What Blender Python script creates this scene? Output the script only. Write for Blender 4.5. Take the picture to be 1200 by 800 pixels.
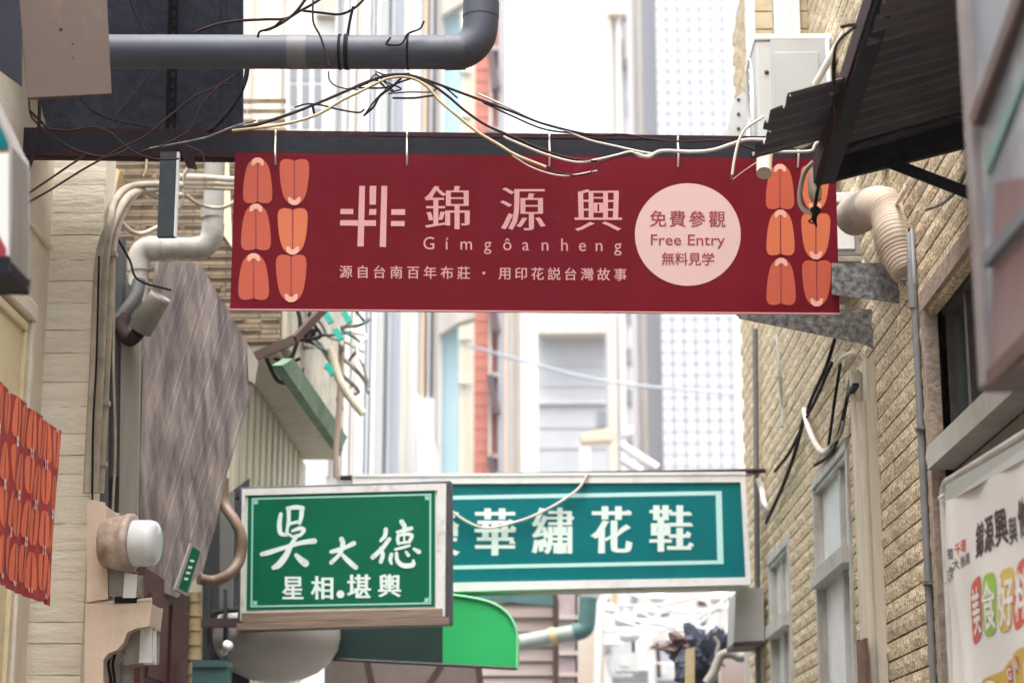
import bpy, bmesh, math, random
from mathutils import Vector as V, Matrix, noise as mnoise
R = math.radians
rnd = random.Random(7)
for o in list(bpy.data.objects): bpy.data.objects.remove(o)
sc = bpy.context.scene
C = sc.collection
# ------------------------------------------------------------------ camera, sky, sun
FPX = 2333.33
PITCH, YAW = R(13.6), R(0.79)
CAMLOC = V((0, 0, 1.6))
cam = bpy.data.cameras.new('camera'); camo = bpy.data.objects.new('camera', cam); C.objects.link(camo)
cam.sensor_width = 36; cam.lens = 70; cam.clip_end = 2000; cam.clip_start = .05
camo.location = CAMLOC; camo.rotation_euler = (R(90)+PITCH, 0, YAW)
cam.dof.use_dof = True; cam.dof.focus_distance = 7.9; cam.dof.aperture_fstop = 2.9; cam.dof.aperture_blades = 0
sc.camera = camo
w = bpy.data.worlds.new('World'); sc.world = w; w.use_nodes = True
nt = w.node_tree; nt.nodes.clear()
SUN_EL, SUN_AZ = 74, 190        # compass degrees from +Y, clockwise
sky = nt.nodes.new('ShaderNodeTexSky'); sky.sky_type = 'NISHITA'; sky.sun_disc = False
sky.sun_elevation = R(SUN_EL); sky.sun_rotation = R(SUN_AZ); sky.dust_density = 6; sky.air_density = 1.2; sky.ozone_density = .5
hs = nt.nodes.new('ShaderNodeHueSaturation'); hs.inputs['Saturation'].default_value = .38
bgn = nt.nodes.new('ShaderNodeBackground'); bgn.inputs[1].default_value = .15
wo = nt.nodes.new('ShaderNodeOutputWorld')
nt.links.new(sky.outputs[0], hs.inputs['Color']); nt.links.new(hs.outputs[0], bgn.inputs[0]); nt.links.new(bgn.outputs[0], wo.inputs[0])
sun = bpy.data.lights.new('sun', 'SUN'); sun.energy = .5; sun.angle = R(20); sun.color = (1, .95, .87)
suno = bpy.data.objects.new('sun', sun); C.objects.link(suno)
sd = V((math.sin(R(SUN_AZ))*math.cos(R(SUN_EL)), math.cos(R(SUN_AZ))*math.cos(R(SUN_EL)), math.sin(R(SUN_EL))))
suno.rotation_euler = (-sd).to_track_quat('-Z', 'Y').to_euler()
sc.view_settings.view_transform = 'Standard'; sc.view_settings.look = 'None'; sc.view_settings.gamma = 1
sc.view_settings.exposure = 1.98
sc.cycles.max_bounces = 8; sc.cycles.diffuse_bounces = 6; sc.cycles.caustics_reflective = False; sc.cycles.caustics_refractive = False
sc.cycles.use_denoising = True; sc.cycles.sample_clamp_indirect = 8

# ------------------------------------------------------------------ where a measured point lies in the alley
RM = camo.rotation_euler.to_matrix()
def ray(px, py): return RM @ V(((px-600)/FPX, (400-py)/FPX, -1))
def P(px, py, Y):
    d = ray(px, py); return CAMLOC + d*(Y/d.y)
def PXp(px, py, X):
    d = ray(px, py); return CAMLOC + d*(X/d.x)
class Fr:                                   # an upright face: a point, a horizontal direction, a tilt
    def __init__(s, a, b, tilt=0):
        s.o = V(a); u = V(b)-V(a); u.z = 0; s.u = u.normalized()
        n = s.u.cross(V((0, 0, 1)))
        s.w = (V((0, 0, 1))*math.cos(tilt) + n*math.sin(tilt)).normalized()
        s.n = s.u.cross(s.w).normalized()
        if s.n.dot(CAMLOC-s.o) < 0: s.n = -s.n
    def pt(s, px, py, off=0):
        d = ray(px, py); t = (s.o-CAMLOC).dot(s.n)/d.dot(s.n); return CAMLOC + d*t + s.n*off
    def loc(s, px, py):
        q = s.pt(px, py)-s.o; return q.dot(s.u), q.dot(s.w)
    def at(s, a, b, off=0): return s.o + s.u*a + s.w*b + s.n*off

# ------------------------------------------------------------------ materials
MATS = {}
def mat(name, c, c2=None, sc_=8, rough=.7, metal=0, bump=0, bscale=40, stretch=(1, 1, 1), fac=(.35, .7), rand=0, trans=0, grime=None, gscale=3, spec=.4, rot=None):
    if name in MATS: return MATS[name]
    m = bpy.data.materials.new(name); m.use_nodes = True; n = m.node_tree; b = n.nodes['Principled BSDF']
    b.inputs['Roughness'].default_value = rough; b.inputs['Metallic'].default_value = metal
    b.inputs['Specular IOR Level'].default_value = spec
    tc = n.nodes.new('ShaderNodeTexCoord'); mp = n.nodes.new('ShaderNodeMapping'); mp.inputs['Scale'].default_value = stretch
    if rot: mr_ = n.nodes.new('ShaderNodeMapping'); mr_.inputs['Rotation'].default_value = rot; n.links.new(tc.outputs['Object'], mr_.inputs[0])
    n.links.new((mr_ if rot else tc).outputs[0 if rot else 'Object'], mp.inputs[0])
    if rand:
        ol = n.nodes.new('ShaderNodeObjectInfo'); va = n.nodes.new('ShaderNodeVectorMath')
        n.links.new(tc.outputs['Object'], va.inputs[0]); n.links.new(ol.outputs['Location'], va.inputs[1]); n.links.new(va.outputs[0], mp.inputs[0])
    col = None
    def noise(s, det=6, ro=.6):
        t = n.nodes.new('ShaderNodeTexNoise'); t.inputs['Scale'].default_value = s; t.inputs['Detail'].default_value = det
        t.inputs['Roughness'].default_value = ro; n.links.new(mp.outputs[0], t.inputs['Vector']); return t
    if c2 is not None:
        t = noise(sc_); r = n.nodes.new('ShaderNodeValToRGB')
        r.color_ramp.elements[0].position = fac[0]; r.color_ramp.elements[1].position = fac[1]
        r.color_ramp.elements[0].color = (*c, 1); r.color_ramp.elements[1].color = (*c2, 1)
        n.links.new(t.outputs[0], r.inputs[0]); col = r.outputs[0]
    else:
        rgb = n.nodes.new('ShaderNodeRGB'); rgb.outputs[0].default_value = (*c, 1); col = rgb.outputs[0]
    if grime:
        t = noise(gscale, 8, .7); r = n.nodes.new('ShaderNodeMapRange'); r.inputs[1].default_value = .5; r.inputs[2].default_value = .75
        n.links.new(t.outputs[0], r.inputs[0])
        mx = n.nodes.new('ShaderNodeMix'); mx.data_type = 'RGBA'; n.links.new(r.outputs[0], mx.inputs[0]); n.links.new(col, mx.inputs[6]); mx.inputs[7].default_value = (*grime, 1); col = mx.outputs[2]
    if rand:
        oi = n.nodes.new('ShaderNodeObjectInfo'); mr = n.nodes.new('ShaderNodeMapRange'); mr.inputs[3].default_value = 1-rand; mr.inputs[4].default_value = 1+rand
        n.links.new(oi.outputs['Random'], mr.inputs[0]); hv = n.nodes.new('ShaderNodeHueSaturation'); n.links.new(mr.outputs[0], hv.inputs['Value']); n.links.new(col, hv.inputs['Color']); col = hv.outputs[0]
    n.links.new(col, b.inputs['Base Color'])
    if bump:
        t = noise(bscale, 5, .65); bp = n.nodes.new('ShaderNodeBump'); bp.inputs['Strength'].default_value = bump; bp.inputs['Distance'].default_value = .01
        n.links.new(t.outputs[0], bp.inputs['Height']); n.links.new(bp.outputs[0], b.inputs['Normal'])
    if trans: b.inputs['Transmission Weight'].default_value = trans
    MATS[name] = m; return m
def brickmat(name, c1, c2, cm, bw, bh, mortar=.004, bump=.6, axis='XZ'):
    m = mat(name, c1, bump=0); n = m.node_tree; b = n.nodes['Principled BSDF']
    tc = n.nodes.new('ShaderNodeTexCoord'); sx = n.nodes.new('ShaderNodeSeparateXYZ'); cx = n.nodes.new('ShaderNodeCombineXYZ')
    n.links.new(tc.outputs['Object'], sx.inputs[0])
    ad = n.nodes.new('ShaderNodeMath'); n.links.new(sx.outputs[0], ad.inputs[0]); n.links.new(sx.outputs[1], ad.inputs[1])
    n.links.new(ad.outputs[0], cx.inputs[0]); n.links.new(sx.outputs[2], cx.inputs[1])
    t = n.nodes.new('ShaderNodeTexBrick'); t.inputs['Scale'].default_value = 1; t.inputs['Brick Width'].default_value = bw; t.inputs['Row Height'].default_value = bh
    t.inputs['Mortar Size'].default_value = mortar; t.inputs['Color1'].default_value = (*c1, 1); t.inputs['Color2'].default_value = (*c2, 1); t.inputs['Mortar'].default_value = (*cm, 1)
    n.links.new(cx.outputs[0], t.inputs['Vector'])
    t2 = n.nodes.new('ShaderNodeTexNoise'); t2.inputs['Scale'].default_value = 14; t2.inputs['Detail'].default_value = 8; n.links.new(tc.outputs['Object'], t2.inputs[0])
    mx = n.nodes.new('ShaderNodeMix'); mx.data_type = 'RGBA'; mx.blend_type = 'MULTIPLY'; mx.inputs[0].default_value = .6
    mr = n.nodes.new('ShaderNodeMapRange'); mr.inputs[1].default_value = .3; mr.inputs[2].default_value = .65; mr.inputs[3].default_value = .45; mr.inputs[4].default_value = 1.1
    n.links.new(t2.outputs[0], mr.inputs[0]); n.links.new(t.outputs[0], mx.inputs[6]); n.links.new(mr.outputs[0], mx.inputs[7]); n.links.new(mx.outputs[2], b.inputs['Base Color'])
    bp = n.nodes.new('ShaderNodeBump'); bp.inputs['Strength'].default_value = bump; bp.inputs['Distance'].default_value = .01; bp.invert = True
    n.links.new(t.outputs['Fac'], bp.inputs['Height']); n.links.new(bp.outputs[0], b.inputs['Normal'])
    return m

# ------------------------------------------------------------------ mesh building
def catmull(pts, k=6):
    pts = [V(p) for p in pts]
    if len(pts) < 3: return pts
    q = [pts[0]*2-pts[1]] + pts + [pts[-1]*2-pts[-2]]; out = []
    for i in range(1, len(q)-2):
        a, b, c, d = q[i-1:i+3]
        for j in range(k):
            t = j/k; out.append(.5*((2*b)+(c-a)*t+(2*a-5*b+4*c-d)*t*t+(3*b-a-3*c+d)*t**3))
    out.append(pts[-1]); return out
class MB:
    def __init__(s): s.v = []; s.f = []; s.sm = []
    def add(s, vs, fs, smooth=False):
        n = len(s.v); s.v += [V(x) for x in vs]; s.f += [tuple(i+n for i in f) for f in fs]; s.sm += [smooth]*len(fs); return s
    def hexa(s, a, b):                       # two quads, near and far
        return s.add(list(a)+list(b), [(0, 1, 2, 3), (7, 6, 5, 4), (0, 4, 5, 1), (1, 5, 6, 2), (2, 6, 7, 3), (3, 7, 4, 0)])
    def box(s, x0, y0, z0, x1, y1, z1):
        return s.hexa([(x0, y0, z0), (x1, y0, z0), (x1, y0, z1), (x0, y0, z1)], [(x0, y1, z0), (x1, y1, z0), (x1, y1, z1), (x0, y1, z1)])
    def quad(s, pts): return s.add(pts, [tuple(range(len(pts)))])
    def prism(s, poly, vec):
        poly = [V(p) for p in poly]; vec = V(vec); n = len(poly)
        return s.add(poly+[p+vec for p in poly], [tuple(range(n)), tuple(range(2*n-1, n-1, -1))]+[(i, (i+1) % n, n+(i+1) % n, n+i) for i in range(n)])
    def tube(s, pts, r, seg=6, k=5, smooth=True, caps=True):
        rad = r if isinstance(r, (list, tuple)) else None
        p = catmull(pts, k) if k > 1 else [V(x) for x in pts]
        m = len(p); vs = []; T = None; N = None
        for i in range(m):
            t = (p[min(i+1, m-1)]-p[max(i-1, 0)])
            if t.length < 1e-9: t = V((0, 0, 1))
            t.normalize()
            if N is None: N = t.orthogonal().normalized()
            else:
                N = N - t*N.dot(t); N = N.normalized() if N.length > 1e-6 else t.orthogonal().normalized()
            B = t.cross(N)
            if rad: f = i/(m-1)*(len(rad)-1); a = int(min(f, len(rad)-2)); rr = rad[a]+(rad[a+1]-rad[a])*(f-a)
            else: rr = r
            for j in range(seg):
                an = 2*math.pi*j/seg; vs.append(p[i]+(N*math.cos(an)+B*math.sin(an))*rr)
        fs = [(i*seg+j, i*seg+(j+1) % seg, (i+1)*seg+(j+1) % seg, (i+1)*seg+j) for i in range(m-1) for j in range(seg)]
        s.add(vs, fs, smooth)
        if caps:
            s.add(vs[:seg], [tuple(range(seg))]); s.add(vs[-seg:], [tuple(range(seg))])
        return s
    def cyl(s, a, b, r, seg=16): return s.tube([a, b], r, seg, 1)
    def lathe(s, o, axis, prof, seg=24):     # prof: (distance along axis, radius)
        o = V(o); ax = V(axis).normalized(); N = ax.orthogonal().normalized(); B = ax.cross(N); vs = []
        for d, r in prof:
            for j in range(seg):
                an = 2*math.pi*j/seg; vs.append(o+ax*d+(N*math.cos(an)+B*math.sin(an))*max(r, 1e-4))
        return s.add(vs, [(i*seg+j, i*seg+(j+1) % seg, (i+1)*seg+(j+1) % seg, (i+1)*seg+j) for i in range(len(prof)-1) for j in range(seg)], True)
    def sheet(s, fn, nu, nv, th=None, smooth=False):
        vs = [fn(i/nu, j/nv) for j in range(nv+1) for i in range(nu+1)]
        fs = [(j*(nu+1)+i, j*(nu+1)+i+1, (j+1)*(nu+1)+i+1, (j+1)*(nu+1)+i) for j in range(nv) for i in range(nu)]
        s.add(vs, fs, smooth)
        if th:
            th = V(th); s.add([V(x)+th for x in vs], fs, smooth)
            bd = [i for i in range(nu+1)]; idx = bd + [j*(nu+1)+nu for j in range(1, nv+1)] + [nv*(nu+1)+i for i in range(nu-1, -1, -1)] + [j*(nu+1) for j in range(nv-1, 0, -1)]
            n = len(idx); ring = [V(vs[i]) for i in idx]; s.add(ring+[x+th for x in ring], [(i, (i+1) % n, n+(i+1) % n, n+i) for i in range(n)])
        return s
    def bar(s, a, b, wdt, hgt, up=(0, 0, 1)):
        a, b = V(a), V(b); t = (b-a).normalized(); x = t.cross(V(up)).normalized()*wdt/2; y = x.cross(t).normalized()*hgt/2
        return s.hexa([a-x-y, a+x-y, a+x+y, a-x+y], [b-x-y, b+x-y, b+x+y, b-x+y])
    def mesh(s, name, origin=(0, 0, 0), m=None, bevel=0, fixn=True):
        me = bpy.data.meshes.new(name); o = V(origin)
        me.from_pydata([tuple(x-o) for x in s.v], [], s.f)
        me.polygons.foreach_set('use_smooth', s.sm)
        if fixn or bevel:
            bm = bmesh.new(); bm.from_mesh(me)
            if bevel:
                bmesh.ops.remove_doubles(bm, verts=bm.verts, dist=1e-5)
                bmesh.ops.bevel(bm, geom=[e for e in bm.edges if len(e.link_faces) == 2 and e.calc_face_angle(0) > .6], offset=bevel, segments=2, profile=.5, affect='EDGES', clamp_overlap=True)
            bmesh.ops.recalc_face_normals(bm, faces=bm.faces); bm.to_mesh(me); bm.free()
        if m: me.materials.append(m)
        return me
class LB(MB):                               # every add() is a piece (a character) of its own
    def __init__(s): super().__init__(); s.cut = []
    def add(s, vs, fs, smooth=False): s.cut.append((len(s.v), len(vs), fs)); return super().add(vs, fs, smooth)
def wl(o):
    p = V((0, 0, 0))
    while o: p += o.location; o = o.parent
    return p
def part(name, mb, m, parent=None, label=None, bevel=0, kind=None):
    if isinstance(mb, LB):
        for a, n, fs in mb.cut:
            q = MB(); q.add(mb.v[a:a+n], fs); o = part(name, q, m, parent, label)
        return o
    o = bpy.data.objects.new(name, mb.mesh(name, wl(parent), m, bevel)); C.objects.link(o); o.parent = parent
    if label: o['label'] = label
    if kind: o['kind'] = kind
    return o
def tag(o, label, cat, group=None, kind=None):
    o['label'] = label; o['category'] = cat
    if group: o['group'] = group
    if kind: o['kind'] = kind
    return o
def thing(name, loc, label, cat, group=None):
    o = bpy.data.objects.new(name, None); o.empty_display_size = .1; C.objects.link(o); o.location = V(loc); return tag(o, label, cat, group)
def solo(name, mb, m, label, cat, group=None, bevel=0, kind=None):
    lo = [min(v[i] for v in mb.v) for i in range(3)]; hi = [max(v[i] for v in mb.v) for i in range(3)]
    org = V(((lo[0]+hi[0])/2, (lo[1]+hi[1])/2, lo[2]))
    o = bpy.data.objects.new(name, mb.mesh(name, org, m, bevel)); o.location = org; C.objects.link(o)
    return tag(o, label, cat, group, kind)
def struct(name, mb, m):
    o = bpy.data.objects.new(name, mb.mesh(name, (0, 0, 0), m)); C.objects.link(o); o['kind'] = 'structure'; return o

# ------------------------------------------------------------------ lettering
_g = {}
def glyph(txt, ax=0, ay=0):
    k = (txt, ax, ay)
    if k in _g: return _g[k]
    c = bpy.data.curves.new('lettering', 'FONT'); c.body = txt; c.resolution_u = 3
    o = bpy.data.objects.new('lettering', c); C.objects.link(o)
    me = bpy.data.meshes.new_from_object(o.evaluated_get(bpy.context.evaluated_depsgraph_get()))
    bm = bmesh.new(); bm.from_mesh(me); bmesh.ops.remove_doubles(bm, verts=bm.verts, dist=1e-5)
    off = {}
    for e in bm.edges:
        if len(e.link_faces) == 1:
            f = e.link_faces[0]; a, b = e.verts; d = (b.co-a.co); n = V((d.y, -d.x, 0))
            if n.length < 1e-9: continue
            n.normalize()
            if n.dot(f.calc_center_median()-a.co) > 0: n = -n
            for q in (a, b): off.setdefault(q.index, []).append(n)
    vs = []
    for q in bm.verts:
        p = q.co.copy()
        if q.index in off:
            ns = off[q.index]; n = sum(ns, V((0, 0, 0)))
            if n.length > 1e-6:
                n.normalize(); c_ = max(.5, n.dot(ns[0])); n = n/c_
                p.x += n.x*ax; p.y += n.y*ay
        vs.append((p.x, p.y))
    fs = [tuple(v.index for v in f.verts) for f in bm.faces]
    bm.free(); bpy.data.objects.remove(o); bpy.data.curves.remove(c); bpy.data.meshes.remove(me)
    _g[k] = (vs, fs); return _g[k]
def tfit(mb, txt, fr, x0, y0, x1, y1, off=.0015, ax=0, ay=0, slope=0):
    vs, fs = glyph(txt, ax, ay); a = min(v[0] for v in vs); b = max(v[0] for v in vs); c = min(v[1] for v in vs); d = max(v[1] for v in vs)
    out = []
    for x, y in vs:
        px = x0+(x-a)/(b-a)*(x1-x0); py = y1+(y-c)/(d-c)*(y0-y1)+slope*(px-x0); out.append(fr.pt(px, py, off))
    mb.add(out, fs)
def tchars(mb, txt, fr, centres, em, off=.0015, ax=0, ay=0, base=None, wfac=1):
    """one character at each centre (px); em in px; base: y of the baseline for latin letters"""
    for ch, (cx, cy) in zip(txt, centres):
        vs, fs = glyph(ch, ax, ay); a = min(v[0] for v in vs); b = max(v[0] for v in vs); mx = (a+b)/2
        my = 0 if base else .38
        mb.add([fr.pt(cx+(x-mx)*em*wfac, cy-(y-my)*em, off) for x, y in vs], fs)
def tlocal(mb, txt, fr, centres, eh, ew, off=.0015, ax=0, ay=0):
    """characters set in the face's own metres"""
    for ch, (cx, cy) in zip(txt, centres):
        vs, fs = glyph(ch, ax, ay); s, t = fr.loc(cx, cy); a = min(v[0] for v in vs); b = max(v[0] for v in vs)
        mb.add([fr.at(s+(x-(a+b)/2)*ew, t+(y-.38)*eh, off) for x, y in vs], fs)
def brush(mb, fr, strokes, off, conv):
    for st in strokes:
        pts = catmull([V((x, y, w_)) for x, y, w_ in st], 6)
        L, Rr = [], []
        for i, p in enumerate(pts):
            t = pts[min(i+1, len(pts)-1)]-pts[max(i-1, 0)]; t = V((t.x, t.y)); t.normalize(); nx, ny = -t.y, t.x; w2 = p.z/2
            L.append(conv(p.x+nx*w2, p.y+ny*w2)); Rr.append(conv(p.x-nx*w2, p.y-ny*w2))
        n = len(L); vs = [fr.pt(*q, off) for q in L+Rr]
        mb.add(vs, [(i, i+1, n+i+1, n+i) for i in range(n-1)])
        for p in (pts[0], pts[-1]):
            mb.add([fr.pt(*conv(p.x+math.cos(a*.5236)*p.z/2, p.y+math.sin(a*.5236)*p.z/2), off) for a in range(12)], [tuple(range(12))])
        off += .00025
def pxpoly(mb, fr, pts, off): mb.add([fr.pt(x, y, off) for x, y in pts], [tuple(range(len(pts)))])
def pxbox(fr, x0, y0, x1, y1, off=0): return [fr.pt(x0, y1, off), fr.pt(x1, y1, off), fr.pt(x1, y0, off), fr.pt(x0, y0, off)]

# ------------------------------------------------------------------ palette
cream = mat('cream paint', (.74, .67, .55), (.82, .76, .65), 5, .75, bump=.5, bscale=60, grime=(.64, .57, .46), gscale=4)
creamy = mat('yellow cream paint', (.72, .60, .36), (.76, .66, .44), 3, .6, bump=.1, grime=(.55, .46, .30), gscale=2)
mortar = mat('dark mortar', (.10, .085, .065), (.17, .15, .12), 20, .9, bump=.4)
brickm = mat('rough tan split tile', (.32, .24, .145), (.78, .66, .455), 80, .85, bump=.75, bscale=110, stretch=(1, .5, 1), fac=(.40, .60), rand=.12, grime=(.30, .24, .16), gscale=9)
brickst = mat('rough tan split tile stuff', (.32, .24, .145), (.78, .66, .455), 80, .85, bump=.75, bscale=110, stretch=(1, .5, 1), fac=(.40, .60), grime=(.30, .24, .16), gscale=9)
dark = mat('dark painted steel', (.008, .010, .017), (.014, .016, .025), 12, .55, bump=.15, grime=(.022, .017, .022), gscale=7, spec=.15)
darkred = mat('dark oxide red steel', (.035, .010, .014), (.018, .008, .012), 14, .6, bump=.2, spec=.15)
sheetm = mat('dark blue grey sheet metal', (.045, .06, .12), (.095, .115, .20), 3, .6, stretch=(6, 6, .4), grime=(.03, .035, .065), gscale=5)
pvc = mat('grey pvc', (.048, .056, .082), (.075, .084, .112), 4, .55, stretch=(.4, 1, 1), grime=(.04, .036, .044), gscale=6)
pvcpale = mat('weathered pale pvc', (.27, .255, .23), (.36, .34, .305), 7, .65, grime=(.15, .13, .11), gscale=5)
red = mat('crimson banner print', (.118, .0008, .0075), (.132, .001, .0095), 2, .5, spec=.1, bump=.12, bscale=2.2, grime=(.155, .003, .014), gscale=1.8)
pink = mat('pale pink print', (.55, .28, .28), rough=.5)
pinkc = mat('pale blush print', (.56, .38, .365), rough=.5)
orange = mat('orange petal print', (.44, .075, .035), rough=.45)
orange2 = mat('light orange petal print', (.54, .13, .05), rough=.45)
capm = mat('pale peach print', (.70, .36, .28), rough=.45)
wine = mat('wine red print', (.25, .02, .03), rough=.5)
whitep = mat('white painted metal', (.70, .71, .71), (.76, .77, .77), 4, .4, grime=(.52, .50, .47), gscale=4)
acm = mat('pale grey enamel', (.46, .47, .46), (.50, .51, .50), 3, .4, grime=(.50, .48, .44), gscale=3)
cable = mat('black rubber cable', (.012, .010, .013), rough=.8, spec=.1)
cablebr = mat('brown weathered cable', (.045, .022, .024), (.024, .014, .017), 20, .8, spec=.15)
cablew = mat('off white cable', (.62, .57, .52), (.50, .45, .38), 12, .6)
cablet = mat('tan grey painted conduit', (.44, .385, .31), (.34, .295, .23), 10, .75, grime=(.22, .185, .14), gscale=8)
cabley = mat('yellowed cable', (.46, .36, .20), (.55, .47, .32), 15, .6)
galv = mat('galvanized steel', (.06, .06, .062), (.26, .255, .25), 38, .6, .3, bump=.3, bscale=50, fac=(.38, .66), grime=(.12, .09, .07), gscale=8)
beige = mat('beige corrugated hose', (.46, .38, .30), (.53, .45, .36), 8, .6)
greyp = mat('grey conduit paint', (.16, .16, .17), (.20, .20, .21), 6, .5)
stone = mat('worn stone trim', (.25, .19, .15), (.40, .32, .26), 25, .85, bump=.7, bscale=50)
alu = mat('dull aluminium frame', (.42, .41, .38), (.50, .49, .46), 8, .5, .1, grime=(.27, .23, .19))
glassd = mat('dark window glass', (.05, .065, .062), rough=.1, spec=1.0)
glassp = mat('frosted pale window pane', (.66, .68, .67), (.74, .76, .75), 2, .3, grime=(.56, .56, .53))
greenf = mat('green sign face', (.001, .105, .052), (.001, .125, .064), 2, .35, spec=.15, grime=(.004, .085, .045), gscale=2.5)
tealf = mat('teal sign face', (.0, .135, .155), (.0, .15, .168), 2, .35, spec=.15, grime=(.004, .12, .135), gscale=2.5)
whitel = mat('white vinyl lettering', (.66, .78, .74), rough=.4)
mint = mat('mint vinyl line', (.30, .60, .52), rough=.4)
mintb = mat('pale aqua vinyl line', (.45, .74, .73), rough=.4)
lime = mat('bright green canvas', (.012, .38, .10), (.014, .42, .12), 3, .55, trans=0)
dkgreen = mat('green canvas shade colour', (.008, .026, .026), (.009, .045, .03), 2, .5)  # shade on the awning's left part, put into the colour
wood = mat('weathered grey brown wood', (.16, .11, .08), (.30, .23, .18), 12, .8, stretch=(.15, 1, 3), bump=.5, grime=(.08, .06, .05))
weath = mat('weathered lilac grey sheet', (.12, .10, .108), (.40, .335, .315), 3.0, .6, stretch=(3.4, 3.4, .045), rot=(0, R(20), 0), fac=(.36, .66), bump=.3, bscale=6, grime=(.10, .086, .096), gscale=1.0)
brown = mat('brown enamel', (.05, .026, .02), (.08, .042, .034), 8, .6)
tanm = mat('tan bamboo paint', (.42, .32, .17), (.50, .40, .24), 10, .7)
ply = mat('brown plywood', (.082, .055, .043), (.108, .073, .057), 2.2, .7, stretch=(1, 1, .5), grime=(.19, .12, .10), gscale=3)
tealp = mat('faded teal pipe paint', (.22, .26, .24), (.29, .33, .30), 6, .6)
teald = mat('dark teal paint', (.04, .10, .10), (.06, .14, .14), 5, .6)
maroon = mat('maroon timber', (.07, .018, .02), (.10, .03, .032), 5, .6, stretch=(4, 4, .5))
mossg = mat('mossy green metal', (.05, .12, .06), (.15, .24, .15), 14, .8, bump=.4, grime=(.20, .24, .17))

def petal(fr, sign, cx, y0, y1, hw, flip, m):
    half = [(0, .05), (.36, .0), (.70, .13), (.90, .38), (1.0, .70), (.98, .91), (.74, 1.0), (.3, 1.0), (0, .965)]
    def sm(side): return [(side*a, b) for a, b in half]
    for side in (-1, 1):
        pass
    pts = catmull([V((a, b, 0)) for a, b in half], 4)
    poly = [(p.x, p.y) for p in pts] + [(-p.x, p.y) for p in reversed(pts[1:-1])]
    f = (lambda y: y1-(y1-y0)*y) if flip else (lambda y: y0+(y1-y0)*y)
    mb = MB(); pxpoly(mb, fr, [(cx+a*hw, f(b)) for a, b in poly], .0015); o = part('petal_print', mb, m, sign)
    mb = MB(); pxpoly(mb, fr, [(cx-.7, f(.06)), (cx+.7, f(.06)), (cx+.9, f(.97)), (cx-.9, f(.97))], .0022)
    part('petal_line', mb, wine, o)
    mb = MB(); pxpoly(mb, fr, [(cx+a*hw, f(b)) for a, b in [(-.45, .12), (-.38, .0), (-.15, -.05), (.15, -.05), (.38, .0), (.45, .12), (.28, .14), (.1, .07), (-.1, .07), (-.28, .14)]], .0028)
    part('petal_cap', mb, capm, o)
def proj(p):
    q = RM.transposed() @ (V(p)-CAMLOC); return (600+FPX*q.x/-q.z, 400-FPX*q.y/-q.z)
def zof(px, py, Y): return P(px, py, Y).z
VPX = 633
def xof(px, Y, py=450): return P(px, py, Y).x
# ================================================================== GROUND
struct('alley_ground', MB().quad([(-300, -50, 0), (300, -50, 0), (300, 900, 0), (-300, 900, 0)]), mat('worn concrete paving', (.13, .125, .12), (.22, .21, .2), 3, .85, bump=.3, grime=(.08, .08, .075)))

# ================================================================== RIGHT TILED BUILDING
XR = 1.5
rb = thing('tiled_building', (XR+.3, 7, 0), 'tan rough tiled building lining the alley beside the air conditioners', 'building')
w1y = PXp(1093, 470, XR).y-.07; w2a, w2b = PXp(1001, 600, XR).y, PXp(958, 600, XR).y; w3a, w3b = PXp(931, 720, XR).y, PXp(906, 720, XR).y
ops = [(4.6, w1y, 1.2, PXp(1092, 338, XR).z-.07), (w2a+.05, w2b-.05, 1.0, PXp(996, 514, XR).z-.05), (w3a+.05, w3b-.05, 1.0, PXp(915, 640, XR).z-.05)]

b = MB(); ys = sorted({-7.0, 14.3} | {o[0] for o in ops} | {o[1] for o in ops})
for a, c in zip(ys, ys[1:]):
    op = [o for o in ops if o[0] <= a and o[1] >= c]
    if op: b.box(XR+.02, a, 0, XR+.35, c, op[0][2]); b.box(XR+.02, a, op[0][3], XR+.35, c, 7.6)
    else: b.box(XR+.02, a, 0, XR+.35, c, 7.6)
b.box(XR+.35, -7, 0, XR+5, 14.3, 7.55)
part('wall', b, mortar, rb)
BH, BW = .081, .34
def brick_mesh(n_, seed):
    r = random.Random(seed); mb = MB(); nu, nv = 4, 2; g = .0042
    def fn(u, v):
        e = (u in (0, 1)) + (v in (0, 1)); gu = .0012; d = -.016-(.0035*r.random() if not e else 0)
        return (d+(.003 if e else 0), -BW/2+gu+(BW-2*gu)*u+(0 if u in (0, 1) else (r.random()-.5)*.02), g+(BH-2*g)*v)
    mb.sheet(fn, nu, nv); fr_ = [mb.v[i] for i in [0, 4, 14, 10]]
    mb.add(fr_+[V((.02, p.y, p.z)) for p in fr_], [(0, 4, 5, 1), (1, 5, 6, 2), (2, 6, 7, 3), (3, 7, 4, 0)])
    return mb
BV = [brick_mesh('b', i) for i in range(8)]
BM = [m.mesh('brick', (0, 0, 0), brickm) for m in BV]
allb = []
for row in range(int(1.3/BH), int(7.5/BH)):
    z = row*BH; off = (row % 2)*BW/2
    k = 0; y = 4.5+off
    while y < 14.25:
        a, c = y-BW/2, y+BW/2; segs = [(a, min(c, 14.3))]
        for o in ops:
            if z+BH*.6 > o[2] and z+BH*.4 < o[3]:
                ns = []
                for p, q in segs:
                    if q <= o[0] or p >= o[1]: ns.append((p, q))
                    else:
                        if p < o[0]: ns.append((p, o[0]))
                        if q > o[1]: ns.append((o[1], q))
                segs = ns
        for p, q in segs:
            if q-p > .04: allb.append(((p+q)/2, z, (q-p)/BW))
        y += BW
def vis(t):
    q = proj((XR, t[0], t[1]+BH/2)); return -10 < q[0] < 1210 and -10 < q[1] < 810 and not (q[0] > 1105 and q[1] > 560) and not (q[0] < 984 and 185 < q[1] < 367) and not (q[0] < 878 and q[1] > 550) and not (q[0] > 1128 and q[1] < 440)
inv = sorted([t for t in allb if vis(t)], key=lambda t: t[0])
single = set(inv[:300]); r_ = random.Random(3); rest = MB()
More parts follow.
